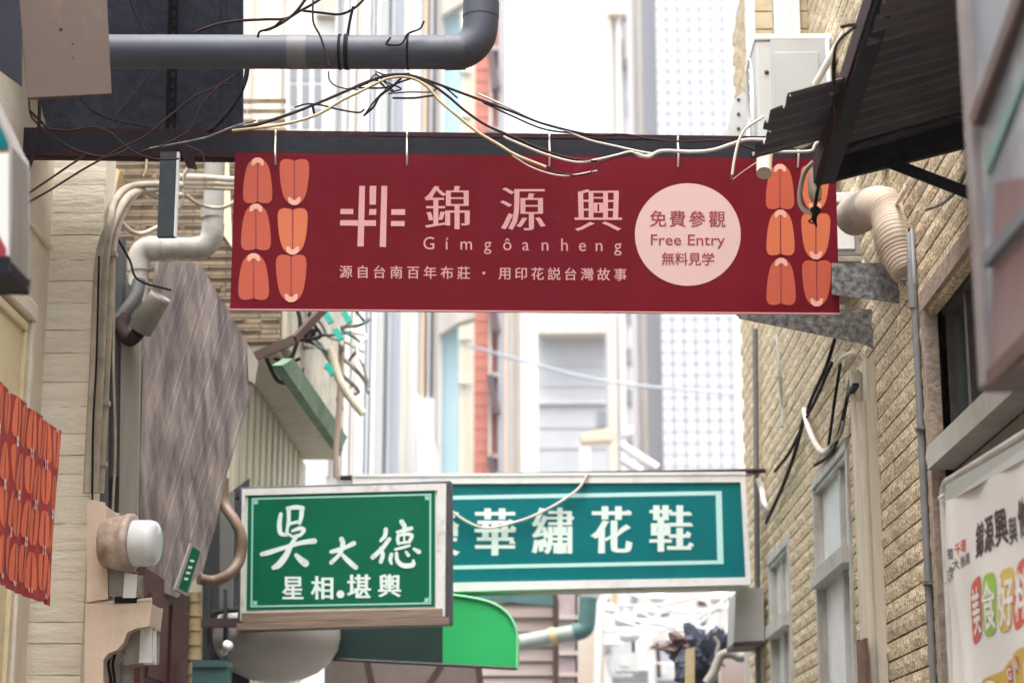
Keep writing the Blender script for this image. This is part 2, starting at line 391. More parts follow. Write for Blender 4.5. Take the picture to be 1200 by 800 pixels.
for t in allb:
    i = r_.randrange(8); dx = (r_.random()-.5)*.004
    if t in single:
        o = bpy.data.objects.new('brick', BM[i]); C.objects.link(o); o.parent = rb; o.location = V((XR+dx, t[0], t[1]))-rb.location; o.scale = (1, t[2], 1)
    else:
        m = BV[i]; rest.add([V((XR+dx+v.x, t[0]+v.y*t[2], t[1]+v.z)) for v in m.v], m.f)
part('bricks', rest, brickst, rb, kind='stuff')
# upper bay facing the alley mouth, above the big air conditioner
Yb = 10.3; zb0, zb1 = zof(930, 120, Yb), 7.6
bx = lambda p: xof(p, Yb, 20)
tile2 = mat('sandy tile cladding', (.40, .32, .20), (.52, .43, .30), 12, .8, bump=.4)
part('bay', MB().box(bx(880), Yb, zb0, XR, 10.6, zb1), mat('speckled white plaster', (.74, .72, .70), (.48, .44, .42), 45, .8, fac=(.5, .75), bump=.5), rb)
for i in range(14):
    z = zb0+i*.105
    for a, c in ((884, 905), (937, 953), (954, 968)):
        part('brick', MB().box(bx(a)+.003, Yb-.02, z+.004, bx(c)-.003, Yb-.001, z+.101), tile2, rb)
part('bay_column', MB().box(bx(906), Yb-.05, zb0, bx(936), Yb-.001, zb1), mat('speckled white plaster', (.74, .72, .70), (.48, .44, .42), 45, .8, fac=(.5, .75), bump=.5), rb)
part('bay_edge_trim', MB().box(bx(970), Yb-.06, zb0, bx(974), Yb-.001, zb1).box(bx(979), Yb-.06, zb0, bx(986), Yb-.001, zb1), creamy, rb)
part('rusty_strip', MB().box(bx(974), Yb-.05, zb0, bx(979), Yb-.001, zb1), mat('ochre rust', (.60, .28, .08), (.45, .2, .07), 20, .7), rb)

def window(name_par, y0, y1, z0, z1, mull, fm, gm, trimw=.06, proud=.03, transoms=(), label=None, trimm=None, rec=.05):
    """opening in the plane X = XR seen from the alley"""
    f = MB(); t = trimw
    f.box(XR-proud, y0-t, z1-.005, XR+.16, y1+t, z1+t)             # head
    f.box(XR-proud+.003, y1, z0, XR+.16, y1+t, z1-.005); f.box(XR-proud+.003, y0-t, z0, XR+.16, y0, z1-.005)
    fo = part('window', f, trimm or fm, name_par, label)
    s = MB(); x0, x1 = XR+rec, XR+rec+.05
    yy = [y0]+list(mull)+[y1]; zz = [z0]+list(transoms)+[z1]
    for y in yy: s.box(x0, y-.022, z0, x1, y+.022, z1)
    for i, z in enumerate(zz): s.box(x0-.012, y0+.001, z-.03, x1+.004, y1-.001, z+.03)
    part('frame', s, fm, fo)
    for a, c in zip(yy, yy[1:]):
        for p, q in zip(zz, zz[1:]): part('pane', MB().box(XR+rec+.025, a+.022, p+.03, XR+rec+.03, c-.022, q-.03), gm, fo)
    return fo
zt1 = PXp(1105, 532, XR).z
w1 = window(rb, 4.6, w1y, 1.2, ops[0][3], [5.6, 6.3, w1y-.35], mat('dark bronze frame', (.07, .06, .055), (.11, .095, .085), 8, .5, .3), glassd, .07, .035, [zt1, zt1-.42], 'window with brown stone surround and dark glass', stone)
part('sill', MB().box(XR-.05, 4.6, zt1-.05, XR+.05, w1y-.02, zt1+.035), alu, w1)
part('spandrel_panel', MB().box(XR+.045, 4.62, zt1-.40, XR+.06, w1y-.04, zt1-.06), mat('grey brown panel', (.17, .15, .13), (.24, .22, .2), 6, .6), w1)
part('reveal', MB().box(XR+.1, 4.6, 1.2, XR+.3, 4.63, ops[0][3]).box(XR+.1, w1y-.03, 1.2, XR+.3, w1y, ops[0][3]), dark, w1)
zt2 = PXp(975, 672, XR).z; w2a += .05; w2b -= .05; w3a += .05; w3b -= .05
w2 = window(rb, w2a, w2b, 1.0, ops[1][3], [w2a+.35], alu, glassp, .05, .03, [zt2], 'aluminium window with pale frosted panes', rec=-.005)
part('sill', MB().box(XR-.06, w2a, zt2-.035, XR+.05, w2b, zt2+.045), alu, w2)
zt3 = PXp(917, 735, XR).z
w3 = window(rb, w3a, w3b, 1.0, ops[2][3], [w3a+.5], alu, glassp, .05, .03, [zt3], 'narrow far window with a pale curtained pane', rec=-.005)
part('sill', MB().box(XR-.06, w3a, zt3-.035, XR+.05, w3b, zt3+.045), alu, w3)
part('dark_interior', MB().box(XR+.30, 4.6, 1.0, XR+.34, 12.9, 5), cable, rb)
part('pale_blind', MB().box(XR+.068, 4.62, 1.2, XR+.074, PXp(1168, 520, XR).y, zt1-.46), glassp, w1)
# rainwater boxing between the windows
Yp = 9.33; px0 = PXp(1003, 700, XR-.05)
Yp = PXp(1003, 600, XR-.1).y-.06; zp_ = lambda py: PXp(1003, py, XR-.1).z
b = MB(); b.box(XR-.055, Yp-.09, 0.0, XR-.012, Yp+.085, zp_(418)); b.cyl((XR-.075, Yp+.045, 0), (XR-.075, Yp+.045, zp_(428)), .032, 14); b.cyl((XR-.07, Yp-.045, 0), (XR-.07, Yp-.045, zp_(470)), .024, 14); 
part('boxed_downpipe', b, mat('pale weathered board', (.52, .47, .38), (.62, .57, .48), 5, .7, stretch=(3, 3, .3), grime=(.3, .23, .16)), rb)
part('rusty_downpipe_foot', MB().box(XR-.115, Yp-.12, 0.0, XR-.101, Yp+.1, zp_(755)), mat('rust brown steel', (.13, .07, .05), (.2, .11, .08), 9, .8), rb)
part('downpipe_strap', MB().box(XR-.118, Yp-.11, zp_(455), XR-.09, Yp+.09, zp_(450)), dark, rb)

# grey conduit on the wall with its straps
b = MB(); top = PXp(1072, 333, XR-.03); bot = PXp(1092, 800, XR-.03); Yc = (top.y+bot.y)/2
cd = thing('conduit_pipe', (XR-.03, Yc, 0), 'thin grey conduit running down the tan tiles below the corrugated hose', 'pipe')
b.tube([(XR-.03, Yc, 0), (XR-.03, Yc, top.z-.03), (XR-.04, Yc, top.z)], .0145, 10, 4); part('tube', b, greyp, cd)
part('collar', MB().cyl((XR-.035, Yc, top.z-.09), (XR-.037, Yc, top.z+.005), .019, 12), greyp, cd)
for py in (503, 690):
    z = PXp(1080, py, XR-.03).z; part('strap', MB().box(XR-.048, Yc-.03, z, XR+.0, Yc+.022, z+.012), galv, cd)

# ================================================================== AIR CONDITIONERS, HOSE, BRACKETS
Ya = 9.3; ax0, ax1 = xof(887, Ya, 110), 1.46; az1, az0 = zof(930, 40, Ya), zof(930, 196, Ya)
ac = thing('air_conditioner', ((ax0+ax1)/2, Ya+.4, az0), 'large pale grey outdoor unit high on the wall behind the rusty awning', 'air conditioner', 'outdoor air conditioning units')
part('casing', MB().box(ax0, Ya, az0, ax1, Ya+.45, az1-.035), acm, ac, bevel=.012)
part('lid', MB().box(ax0-.006, Ya-.008, az1-.034, ax1+.006, Ya+.46, az1), whitep, ac, bevel=.008)
f = lambda px, py, o=0: V((xof(px, Ya, 100), Ya-o, zof(px, py, Ya)))
part('side_panel', MB().box(f(904, 0).x, Ya-.006, az0+.01, ax1-.005, Ya-.001, f(0, 46).z), mat('grey enamel panel', (.40, .41, .405), (.44, .45, .44), 3, .45), ac, bevel=.002)
part('pressed_panel', MB().box(f(908, 0).x, Ya-.014, az0+.02, f(960, 0).x, Ya-.007, f(0, 67).z), mat('grey enamel panel', (0, 0, 0)), ac, bevel=.004)
part('pipe_cover', MB().box(f(968, 0).x, Ya-.04, az0+.2, ax1-.01, Ya-.007, f(0, 53).z), whitep, ac, bevel=.02)
for q in ((907, 43), (899, 85)): part('screw', MB().lathe(f(*q, .001), (0, -1, 0), [(0, .012), (.006, .010), (.007, 0)], 10), brown, ac)
g = MB(); gy, gz = Ya+.22, (az0+az1)/2
for k in range(5): g.tube([(ax0-.012, gy+.035*(k+1)*math.cos(t*math.pi/8), gz+.06*(k+1)*math.sin(t*math.pi/8)) for t in range(17)], .004, 4, 1)
part('fan_grille', g, whitep, ac)
# rounded end plate with bolts beyond the large unit
Yq = 10.6; q0 = [(858, 170), (857, 132), (862, 118), (872, 110), (886, 108), (888, 170)]
ep = thing('bolted_end_plate', P(872, 175, Yq), 'pale rounded plate with three rusty bolts beside the large outdoor unit', 'metal plate')
part('plate', MB().prism([P(x, y, Yq) for x, y in [(855, 240)]+q0[1:5]+[(888, 240)]], (0, .3, 0)), acm, ep, bevel=.01)
for py in (117, 134, 151): part('bolt', MB().lathe(P(865.5, py, Yq), (0, -1, 0), [(0, .010), (.008, .009), (.009, 0)], 10), brown, ep)
# lower small unit
Yl = 8.85; lx0, lx1 = xof(950, Yl, 260), xof(1008, Yl, 260); lz0, lz1 = zof(990, 300, Yl), zof(990, 226, Yl)
a2 = thing('air_conditioner', ((lx0+lx1)/2, Yl+.3, lz0), 'small weathered white unit with corrugated hose right behind the red banner end', 'air conditioner', 'outdoor air conditioning units')
part('casing', MB().box(lx0, Yl, lz0+.0, lx1, Yl+.6, lz1-.05), pvcpale, a2, bevel=.01)
part('lid', MB().box(lx0-.01, Yl-.012, lz1-.049, lx1+.008, Yl+.61, lz1), whitep, a2, bevel=.006)
part('front_panel', MB().box(lx0+.02, Yl-.01, lz0+.03, lx1-.03, Yl-.001, lz1-.07), whitep, a2, bevel=.004)
b = MB(); bz = lz0
for i in range(3): b.box(lx0-.03+.02*i, Yl-.02+.01*i, bz-.034*(i+1), lx1+.12-.015*i, Yl+.5, bz-.034*(i+1)+.028)
solo('timber_packing', b, mat('grey dirty board', (.26, .22, .19), (.38, .34, .30), 9, .9, bump=.5), 'stacked dirty boards packing up the small white unit', 'boards', bevel=.004)
b = MB().box(lx1+.005, Yl+.02, lz0-.0, lx1+.13, Yl+.4, lz0+.16)
solo('junction_box', b, pvcpale, 'grey weathered box tucked under the corrugated hose', 'box', bevel=.008)
# corrugated hose
pts = [P(1000, 254, 8.4), P(1016, 245, 8.2), P(1034, 243, 7.95), P(1046, 257, 7.85), P(1050, 279, 7.75), P(1057, 302, 7.7), P(1064, 322, 7.65)]
pp = catmull(pts, 26); b = MB(); rads = []
m_ = len(pp); L = 0; pr = pp[0]
for i, p in enumerate(pp):
    L += (p-pr).length; pr = p; t = i/(m_-1); base = .082 if t < .75 else .082-(t-.75)*.11
    rads.append(base+.007*math.sin(L/.0195*2*math.pi)) 
b.tube(pp, rads, 20, 1)
hz = thing('corrugated_hose', P(1060, 330, 8.2), 'fat beige corrugated hose bending down from the small unit to the conduit', 'hose')
part('ribbed_tube', b, beige, hz)
part('tape_end', MB().tube([P(1062, 319, 7.66), P(1066, 330, 7.68), P(1071, 338, Yc)], [.045, .025, .014], 10, 3), pvcpale, hz)
# brackets
def bracket(label, Yk, poly, foot, holes, m=galv):
    t = thing('wall_bracket', P(foot[0], foot[3], Yk), label, 'bracket', 'galvanized brackets holding the outdoor units')
    part('gusset_plate', MB().prism([P(x, y, Yk) for x, y in poly], (0, .006, 0)), m, t)
    part('support_arm', MB().prism([P(x, y, Yk+.007) for x, y in ((poly[0][0], poly[0][1]-4), (poly[-1][0], poly[-1][1]-4), poly[-1], poly[0])], (0, .05, 0)), m, t)
    part('mounting_plate', MB().prism([P(foot[0], foot[1], Yk-.01), P(foot[2], foot[1], Yk-.01), P(foot[2], foot[3], Yk-.01), P(foot[0], foot[3], Yk-.01)], (0, .008, 0)), m, t)
    for h in holes: part('bolt', MB().lathe(P(h[0], h[1], Yk-.012), (0, -1, 0), [(0, .012), (.006, .011), (.007, 0)], 8), dark if len(h) < 3 else whitep, t)
bracket('long tapered galvanized bracket showing below the right end of the red banner', 8.62, [(864, 367), (866, 373), (1008, 402), (1034, 412), (1034, 366)], (1024, 364, 1036, 427), [(1029, 372), (1028, 388), (1029, 419, 1)])
bracket('upper galvanized bracket carrying the small white unit and hose', 7.95, [(975, 312), (975, 345), (1030, 352), (1064, 357), (1062, 312)], (1055, 318, 1066, 378), [(1058, 335), (1059, 352), (1060, 371, 1)])
bk = MB().prism([P(x, y, 8.2) for x, y in [(1100, 238), (1106, 240), (1112, 248), (1122, 250), (1128, 242), (1122, 262), (1110, 258), (1101, 248)]], (0, .03, 0))
solo('broken_bracket', bk, brown, 'small broken brown bracket stub on the tiles above the window', 'bracket')

# ================================================================== BEAM AND RED BANNER
YB = 8.05
bm_ = thing('steel_beam', P(560, 188, YB), 'dark oxide steel beam spanning the alley above the red banner', 'beam')
zt = lambda px, py: P(px, py, YB)
def bprism(a, y0a, y1a, c, y0c, y1c, dy, m, n, y=YB):
    part(n, MB().prism([P(a, y0a, y), P(c, y0c, y), P(c, y1c, y), P(a, y1a, y)], (0, dy, 0)), m, bm_, bevel=.003)
bprism(16, 155, 174, 1070, 168, 186, .012, dark, 'web')
bprism(16, 150, 155, 1070, 162.5, 167.5, .09, darkred, 'top_flange')
bprism(16, 174.3, 178, 1070, 186.3, 190, .10, darkred, 'bottom_flange', YB-.005)
bprism(16, 178.3, 180.5, 420, 183, 185, .03, darkred, 'bottom_lip', YB-.02)
part('hanging_tab', MB().prism([P(x, y, YB-.03) for x, y in [(204, 158), (219, 158), (231, 198), (219, 196)]], (0, .01, 0)), darkred, bm_)
hb = thing('hanging_channel', P(198, 278, 7.95), 'short dark steel bar with a white edge hanging below the beam', 'steel bar')
part('bar', MB().prism([P(x, y, 7.95) for x, y in [(188, 178), (207, 178), (204, 277), (184, 277)]], (0, .03, 0)), mat('dark slate steel', (.022, .035, .048), (.04, .055, .07), 14, .6, bump=.2), hb)
part('edge_strip', MB().prism([P(x, y, 7.945) for x, y in [(207.3, 178), (210, 178), (206, 278), (203.5, 276)]], (0, .03, 0)), whitep, hb)

TL, TR, BL, BR = (275.6, 179.3), (979, 186.5), (269.5, 361.5), (984, 366.5)
fs = Fr(P(*BL, 7.90), P(*BR, 7.99), 0)
sg = thing('hanging_banner_sign', fs.pt(627, 364), 'wide crimson banner sign with white logo, lettering and pale entry circle', 'sign')
part('board', MB().hexa([fs.pt(*BL), fs.pt(*BR), fs.pt(*TR), fs.pt(*TL)], [fs.pt(*q, -.012) for q in (BL, BR, TR, TL)]), red, sg)
part('edge_trim', MB().hexa([fs.pt(269.3, 361.8, .004), fs.pt(984.3, 366.8, .004), fs.pt(984.3, 368.2, .004), fs.pt(269.2, 363.2, .004)], [fs.pt(269.3, 361.8, -.014), fs.pt(984.3, 366.8, -.014), fs.pt(984.3, 368.2, -.014), fs.pt(269.2, 363.2, -.014)]), pink, sg)
L1 = LB()
for txt, bx4 in (('錦', (497.2, 218, 550.4, 268.7)), ('源', (585.7, 219.8, 639.6, 270)), ('興', (673.2, 221.9, 728.8, 270.8))): tfit(L1, txt, fs, *bx4, ax=.018, ay=-.010)
part('lettering', L1, pink, sg)
L1 = LB(); cs = [502.5, 524, 546.4, 571.5, 594.5, 616, 638.7, 661.5, 682.5, 702, 724]
tchars(L1, 'Gímgôanheng', fs, [(x, 292.2+(x-502)*.0115) for x in cs], 21, base=True, wfac=.98); part('lettering', L1, pink, sg)
L1 = LB()
tchars(L1, '源自台南百年布莊', fs, [(405.4+19.7*i, 318.4+.2*i) for i in range(8)], 15.8, ax=.012, ay=.006)
tchars(L1, '用印花説台灣故事', fs, [(591.1+19.4*i, 320.3+.2*i) for i in range(8)], 15.8, ax=.012, ay=.006)
pxpoly(L1, fs, [(567+1.7*math.cos(t), 320+1.7*math.sin(t)) for t in [i*math.pi/6 for i in range(12)]], .0015)
part('lettering', L1, pink, sg)
lg = lambda x, y: (390+x/5.717, 200+y/5.717)
L1 = LB()
for q in ([(178, 103), (216, 103), (207, 508), (165, 508)], [(247, 103), (292, 103), (288, 228), (246, 228)], [(245, 258), (292, 258), (290, 297), (243, 297)], [(326, 103), (365, 103), (356, 512), (314, 510)],
          [(52, 257), (137, 258), (137, 292), (50, 292)], [(50, 332), (169, 333), (168, 370), (48, 368)], [(211, 333), (289, 333), (289, 371), (210, 371)], [(393, 259), (485, 259), (484, 298), (391, 297)], [(391, 338), (482, 338), (481, 373), (389, 372)]):
    pxpoly(L1, fs, [lg(*p) for p in q], .0015)
part('logo_bar', L1, pink, sg)
L1 = LB(); pxpoly(L1, fs, [(806+62*math.cos(t), 274.9+60*math.sin(t)) for t in [i*math.pi/48 for i in range(96)]], .0012)
bd = part('entry_circle', L1, pinkc, sg)
L1 = LB(); tchars(L1, '免費參觀', fs, [(771.2, 256.3), (793.9, 256.5), (817, 256.7), (840.2, 256.9)], 20.5, .0024, .012, .004)
tfit(L1, 'Free Entry', fs, 762.6, 274.8, 849.5, 291.3, .0024, .004, .004, slope=.004)
tchars(L1, '無料見学', fs, [(782.8, 303.2), (798.5, 303.4), (814, 303.6), (829.8, 303.8)], 16, .0024, .012, .006)
part('lettering', L1, wine, bd)
for i, (cx, a, c, hw, fl) in enumerate([(302, 187.5, 238, 17, 0), (300, 241.5, 293, 17.3, 0), (297.3, 299.5, 351, 17.8, 0), (345, 187, 238, 17.2, 1), (343, 244.5, 296, 17.4, 1), (341.3, 299, 351.5, 17.8, 1),
        (914, 195, 245, 16.4, 0), (914.6, 248.5, 299, 16.4, 0), (915.3, 305, 357, 17, 0), (955, 195, 245, 16.6, 1), (956, 250.5, 301.5, 16.8, 1), (957, 305.5, 356.5, 17, 1)]):
    petal(fs, sg, cx, a, c, hw, fl, orange2 if i in (4, 7, 10, 9) else orange)
for px in (323, 477, 644, 794.5, 935):
    y0 = 150+px*.014
    part('zip_tie', MB().tube([fs.pt(px, 191+px*.006, .002), fs.pt(px, 180, .02), P(px-.2, y0+8, YB-.015), P(px, y0-1, YB-.01), P(px, y0-1, YB+.08)], .0042, 5, 3), cablew, sg)

# ================================================================== UPPER LEFT: SHEET, PIPE, BOARDS
def sheetpt(px, py): 
    t = (155-py)/175; return P(px, py, 8.45-.75*t)
su = thing('metal_awning', sheetpt(160, 155), 'dark blue grey sheet metal awning hanging behind the grey pipe', 'awning')
b = MB(); b.add([sheetpt(-60, 156), sheetpt(285, 156), sheetpt(285, -25), sheetpt(-60, -25)], [(0, 1, 2, 3)])
b = MB().prism([sheetpt(-60, 156), sheetpt(285, 156), sheetpt(285, -25), sheetpt(-60, -25)], (0, .01, .004)); part('sheet', b, sheetm, su)
for a, c in ((50, 52), (73, 76), (120, 122), (158, 161), (171, 174), (226, 228), (249, 258), (262, 265), (281, 285)):
    part('seam', MB().prism([sheetpt(a, 156)-V((0, .012, 0)), sheetpt(c, 156)-V((0, .012, 0)), sheetpt(c, -25)-V((0, .012, 0)), sheetpt(a, -25)-V((0, .012, 0))], (0, .011, 0)), sheetm, su)
sa = thing('slotted_angle', P(203, 180, 7.9), 'dark slotted steel angle standing upright behind the grey pipe', 'steel angle')
b = MB()
pa = lambda px, py: sheetpt(px, py)-V((0, .05, 0))
b.prism([pa(196, 178), pa(199, 178), pa(203, -25), pa(200, -25)], (0, .035, 0)); b.prism([pa(205, 178), pa(208, 178), pa(212, -25), pa(209, -25)], (0, .008, 0))
for k in range(17):
    y = 172-k*12; x = 199+(178-y)*.0197; b.prism([pa(x, y), pa(x+6.2, y), pa(x+6.2, y-4), pa(x, y-4)], (0, .008, 0))
part('slotted_flange', b, dark, sa)
Yv = 7.2; gp = thing('drain_pipe', P(350, 82, Yv), 'thick grey plastic drain pipe crossing and turning up at an elbow', 'pipe')
rr = .0655
part('straight_pipe', MB().cyl(P(60, 60.5, Yv), P(524, 61.5, Yv), rr, 28), pvc, gp)
ctr = [P(524, 61.5, Yv), P(538, 61, Yv), P(551, 55, Yv), P(560, 44, Yv), P(563, 30, Yv), P(563.5, 16, Yv)]
part('elbow', MB().tube(ctr, .0685, 28, 6), pvc, gp)
part('coupling', MB().cyl(P(521, 61.4, Yv), P(545, 60.8, Yv), .0700, 28), pvc, gp)
part('coupling', MB().cyl(P(563.4, 21, Yv), P(563.8, 3, Yv), .0705, 28), pvc, gp)
part('upright_pipe', MB().cyl(P(563.8, 6, Yv), P(565, -60, Yv), rr, 28), pvc, gp)
for a, c, m in ((338, 360, mat('smoky stain band', (.10, .10, .11), (.15, .15, .16), 7, .5)), (397, 400, cable), (404, 409, cable), (477, 479.5, cable), (186, 189, pvc)):
    part('tape_band' if m is not cable else 'tie_band', MB().cyl(P(a, 61, Yv), P(c, 61, Yv), rr+.0015 if m is not cable else rr+.004, 28), m, gp)
b = MB(); fb = Fr(P(32, 115, 6.2), P(131, 110, 6.25), R(-4)); q = [(32, 115), (131, 110), (124, -30), (20, -30)]
b.hexa([fb.pt(*p) for p in q], [fb.pt(*p, -.018) for p in q]); bo = thing('plywood_board', fb.pt(80, 115), 'plain brown board with small nail holes hanging in the upper corner', 'board'); part('board', b, ply, bo, bevel=.002)
for p in ((71.5, 35), (86, 68), (85, 52)): part('nail_hole', MB().lathe(fb.pt(*p, .0005), fb.n, [(0, .006 if p[1] == 35 else .003), (.001, 0)], 8), cable, bo)
solo('steel_plate', MB().prism([P(x, y, 6.5) for x, y in [(-30, -30), (24, -30), (24, 100), (-30, 60)]], (0, .02, 0)), mat('navy painted steel', (.008, .010, .026), (.012, .014, .034), 5, .5), 'navy steel plate beside the brown board in the upper corner', 'metal plate')
# near lightbox sign edge
Yn = 4.5
near = [(10, 316), (12, 262), (12, 168), (4, 152), (-22, 95), (-90, 60), (-90, 316)]
nb = thing('lightbox_sign', P(0, 330, Yn), 'near grey steel edged sign box with a sliver of white and teal face', 'sign')
sp = V((0, .17, 0))
side = MB(); nn = [P(x, y, Yn) for x, y in near]
side.prism(nn, sp); part('casing', side, mat('brushed grey steel casing', (.28, .26, .25), (.38, .36, .34), 4, .6, stretch=(5, 5, .5), grime=(.2, .16, .15)), nb, bevel=.004)
fn_ = Fr(P(-90, 200, Yn-.002), P(12, 200, Yn-.002))
part('sign_face', MB().hexa(pxbox(fn_, -88, 180, 10.5, 300, .004), pxbox(fn_, -88, 180, 10.5, 300, -.001)), whitep, nb)
part('teal_panel', MB().hexa([fn_.pt(*p, .004) for p in [(-80, 174), (9.5, 174), (9.5, 168), (-12, 120), (-80, 90)]][:4], [fn_.pt(*p, -.001) for p in [(-80, 174), (9.5, 174), (9.5, 168), (-12, 120)]]), tealf, nb)
part('red_corner', MB().prism([fn_.pt(*p, .006) for p in [(-8, 262), (8, 292), (8, 301), (-12, 301)]], -fn_.n*.001), wine, nb)
part('lower_tray', MB().prism([P(x, y, Yn-.012) for x, y in [(-90, 303), (11, 303), (9, 320), (-90, 318)]], (0, .19, 0)), dark, nb, bevel=.003)

# ================================================================== LEFT CREAM BUILDING
XL = P(58, 300, 8.6).x
lb = thing('cream_building', (XL-.2, 6, 0), 'cream rendered building with a painted brick pier beside the orange curtain', 'building')
part('wall', MB().box(XL-5, -7, 0, XL, 8.62, 6.6), cream, lb)
pf = 8.6; pxl, pxr = XL-.02, xof(118, pf, 330)
part('pier', MB().box(pxl, pf+.015, 0, pxr-.002, pf+.20, 6.8), mat('dirty cream joint', (.76, .69, .56), (.80, .74, .62), 10, .9), lb)
r2 = random.Random(5); z = 1.9; pb = mat('brushed cream painted brick', (.78, .71, .57), (.85, .79, .68), 9, .8, stretch=(.6, 1, 2.2), bump=.8, bscale=16, rand=.02, grime=(.68, .60, .47), gscale=5)
row = 0
while z < 5.6:
    h = .085+r2.random()*.05; cuts = [pxl, pxr]
    for a, c in zip(cuts, cuts[1:]):
        nu, nv = 6, 3; dd = r2.random()*.0012; jt = .0002+.0022*(r2.random() > .6)
        vs = {}
        def fnb(u, v): return (a+.0015+(c-a-.003)*u, pf-dd-(0 if (v in (0, 1)) else .0004+r2.random()*.0026), z+jt+(h-2*jt)*v+(r2.random()-.5)*.004)
        m = MB().sheet(fnb, nu, nv, th=(0, .03, 0)); part('brick', m, pb, lb)
    z += h; row += 1
# pier side, door surround, yellow panel
hz_ = PXp(10, 337, XL+.04).z; yj = PXp(34, 500, XL+.04).y
part('door_surround', MB().box(XL, 5.6, hz_-.03, XL+.045, yj+.03, hz_+.05).box(XL, yj-.02, 0, XL+.04, yj+.03, hz_-.031), cream, lb, bevel=.01)
part('door_surround', MB().box(XL, 5.6, hz_-.09, XL+.03, yj-.06, hz_-.05).box(XL, yj-.09, 0, XL+.03, yj-.06, hz_-.091), creamy, lb, bevel=.008)
part('door_panel', MB().box(XL, 5.6, 0, XL+.012, yj-.091, hz_-.092), creamy, lb)
part('ledge', MB().box(XL, 6.5, PXp(30, 262, XL).z, XL+.02, 8.58, PXp(30, 256, XL).z), cream, lb, bevel=.006)

# ---- orange curtain
def cpt(s, t):     # s: along the alley 0 (near) .. 1 (far), t: 0 top .. 1 bottom
    y = 6.6+.93*s; x = -1.85+.005*math.sin(s*46)*(.4+.6*t)+.010*t*math.sin(s*9)+.005*math.sin(s*21+t*4)
    zt_ = PXp(60, 497, -1.85).z; zb_ = PXp(42, 703, -1.85).z
    return V((x, y-.018*t-(.02*t if s > .95 else 0), zt_-(zt_-zb_)*t+.003*math.sin(s*23)*t))
clm = mat('crimson cotton', (.34, .03, .035), (.40, .04, .04), 9, .85)
cl = thing('cloth_curtain', cpt(.9, 1), 'short orange and crimson petal patterned curtain hanging by the cream pier', 'curtain')
part('cloth', MB().sheet(cpt, 90, 16, th=(-.002, 0, 0), smooth=True), clm, cl)
oc = mat('burnt orange cotton print', (.74, .17, .08), (.66, .14, .065), 12, .85); wd = mat('pale dot print', (.80, .62, .55), rough=.8)
lob, dots = MB(), MB()
n_ = 8
for rw, (t0, t1) in enumerate([(.0, .22), (.26, .46), (.50, .70), (.74, .94)]):
    for k in range(n_):
        s0, s1 = (k+.03)/n_, (k+.97)/n_; inv_ = (k+rw) % 2; sh = .014*(k % 2)
        for sgn in (-1, 1):
            def fl_(u, v):
                q = 1-v if inv_ else v; hw = (s1-s0)*.5*(.50+.50*math.sin(min(1, q*1.25)*math.pi/2))*(1 if q < .9 else 1-(q-.9)*3)*(1 if q > .06 else .6+q*6)
                c = (s0+s1)/2+sgn*hw*(.10+.82*u); t_ = min(.985, t0+(t1-t0)*v+sh); return cpt(min(max(c, .001), .998), t_)+V((.0015, 0, 0))
            lob.sheet(fl_, 4, 8)
        tt = t1 if not inv_ else t0
        for q in (-.25, .2): 
            dc = cpt(min(.99, (s0+s1)/2+q/n_*.3), min(.975, max(.01, tt+sh+.006*(1 if not inv_ else -1)))); dots.add([dc+V((.004, .008*math.cos(a*.785), .010*math.sin(a*.785))) for a in range(8)], [tuple(range(8))])
part('petal_print', lob, oc, cl, kind='stuff'); part('dot_print', dots, wd, cl, kind='stuff')
# ================================================================== LEFT WALL SERVICES
xs = pxr+.018
wb = thing('wall_conduits', (xs, 8.75, 2), 'pale painted conduit bundle running down the edge of the cream pier', 'conduit')
def XX(px, py, X): return PXp(px, py, X)
for i, (px, r) in enumerate(((112, .017), (120, .020), (128, .016))):
    X = pxr+.02; a = XX(px+4, 292, X); y = a.y; ycl = y
    up = [P(px+10+2*i, 268-6*i, y+.1), P(px+27+4*i, 232-6*i+4, y+.3), P(px+55, 214+8*i, y+.6), P(212, 205+12*i, y+.9)]
    if i == 0: up = [P(128, 262, y+.1), P(134, 236, y+.3), P(152, 219, y+.5), P(190, 216, y+.7)]
    part('conduit', MB().tube([V((X, y, XX(px, 585, X).z)), V((X, y, a.z-.5)), V((X, y, a.z-.05))]+up, r, 8, 5), cablet, wb)
for py in (283, 470, 545): z = XX(118, py, pxr+.02).z; part('cable_clamp', MB().box(pxr, ycl-.03, z, pxr+.042, ycl+.02, z+.02), cablet, wb)
part('thin_cable', MB().tube([XX(116, 300, pxr+.045), XX(113, 420, pxr+.045), XX(109, 500, pxr+.045), XX(108, 590, pxr+.045)], .005, 5), cable, wb)
part('thin_cable', MB().tube([P(134, 300, 9.0), P(133, 400, 9.0), P(133, 440, 8.98), P(135, 520, 9), P(132, 600, 9)], .006, 5), cablet, wb)
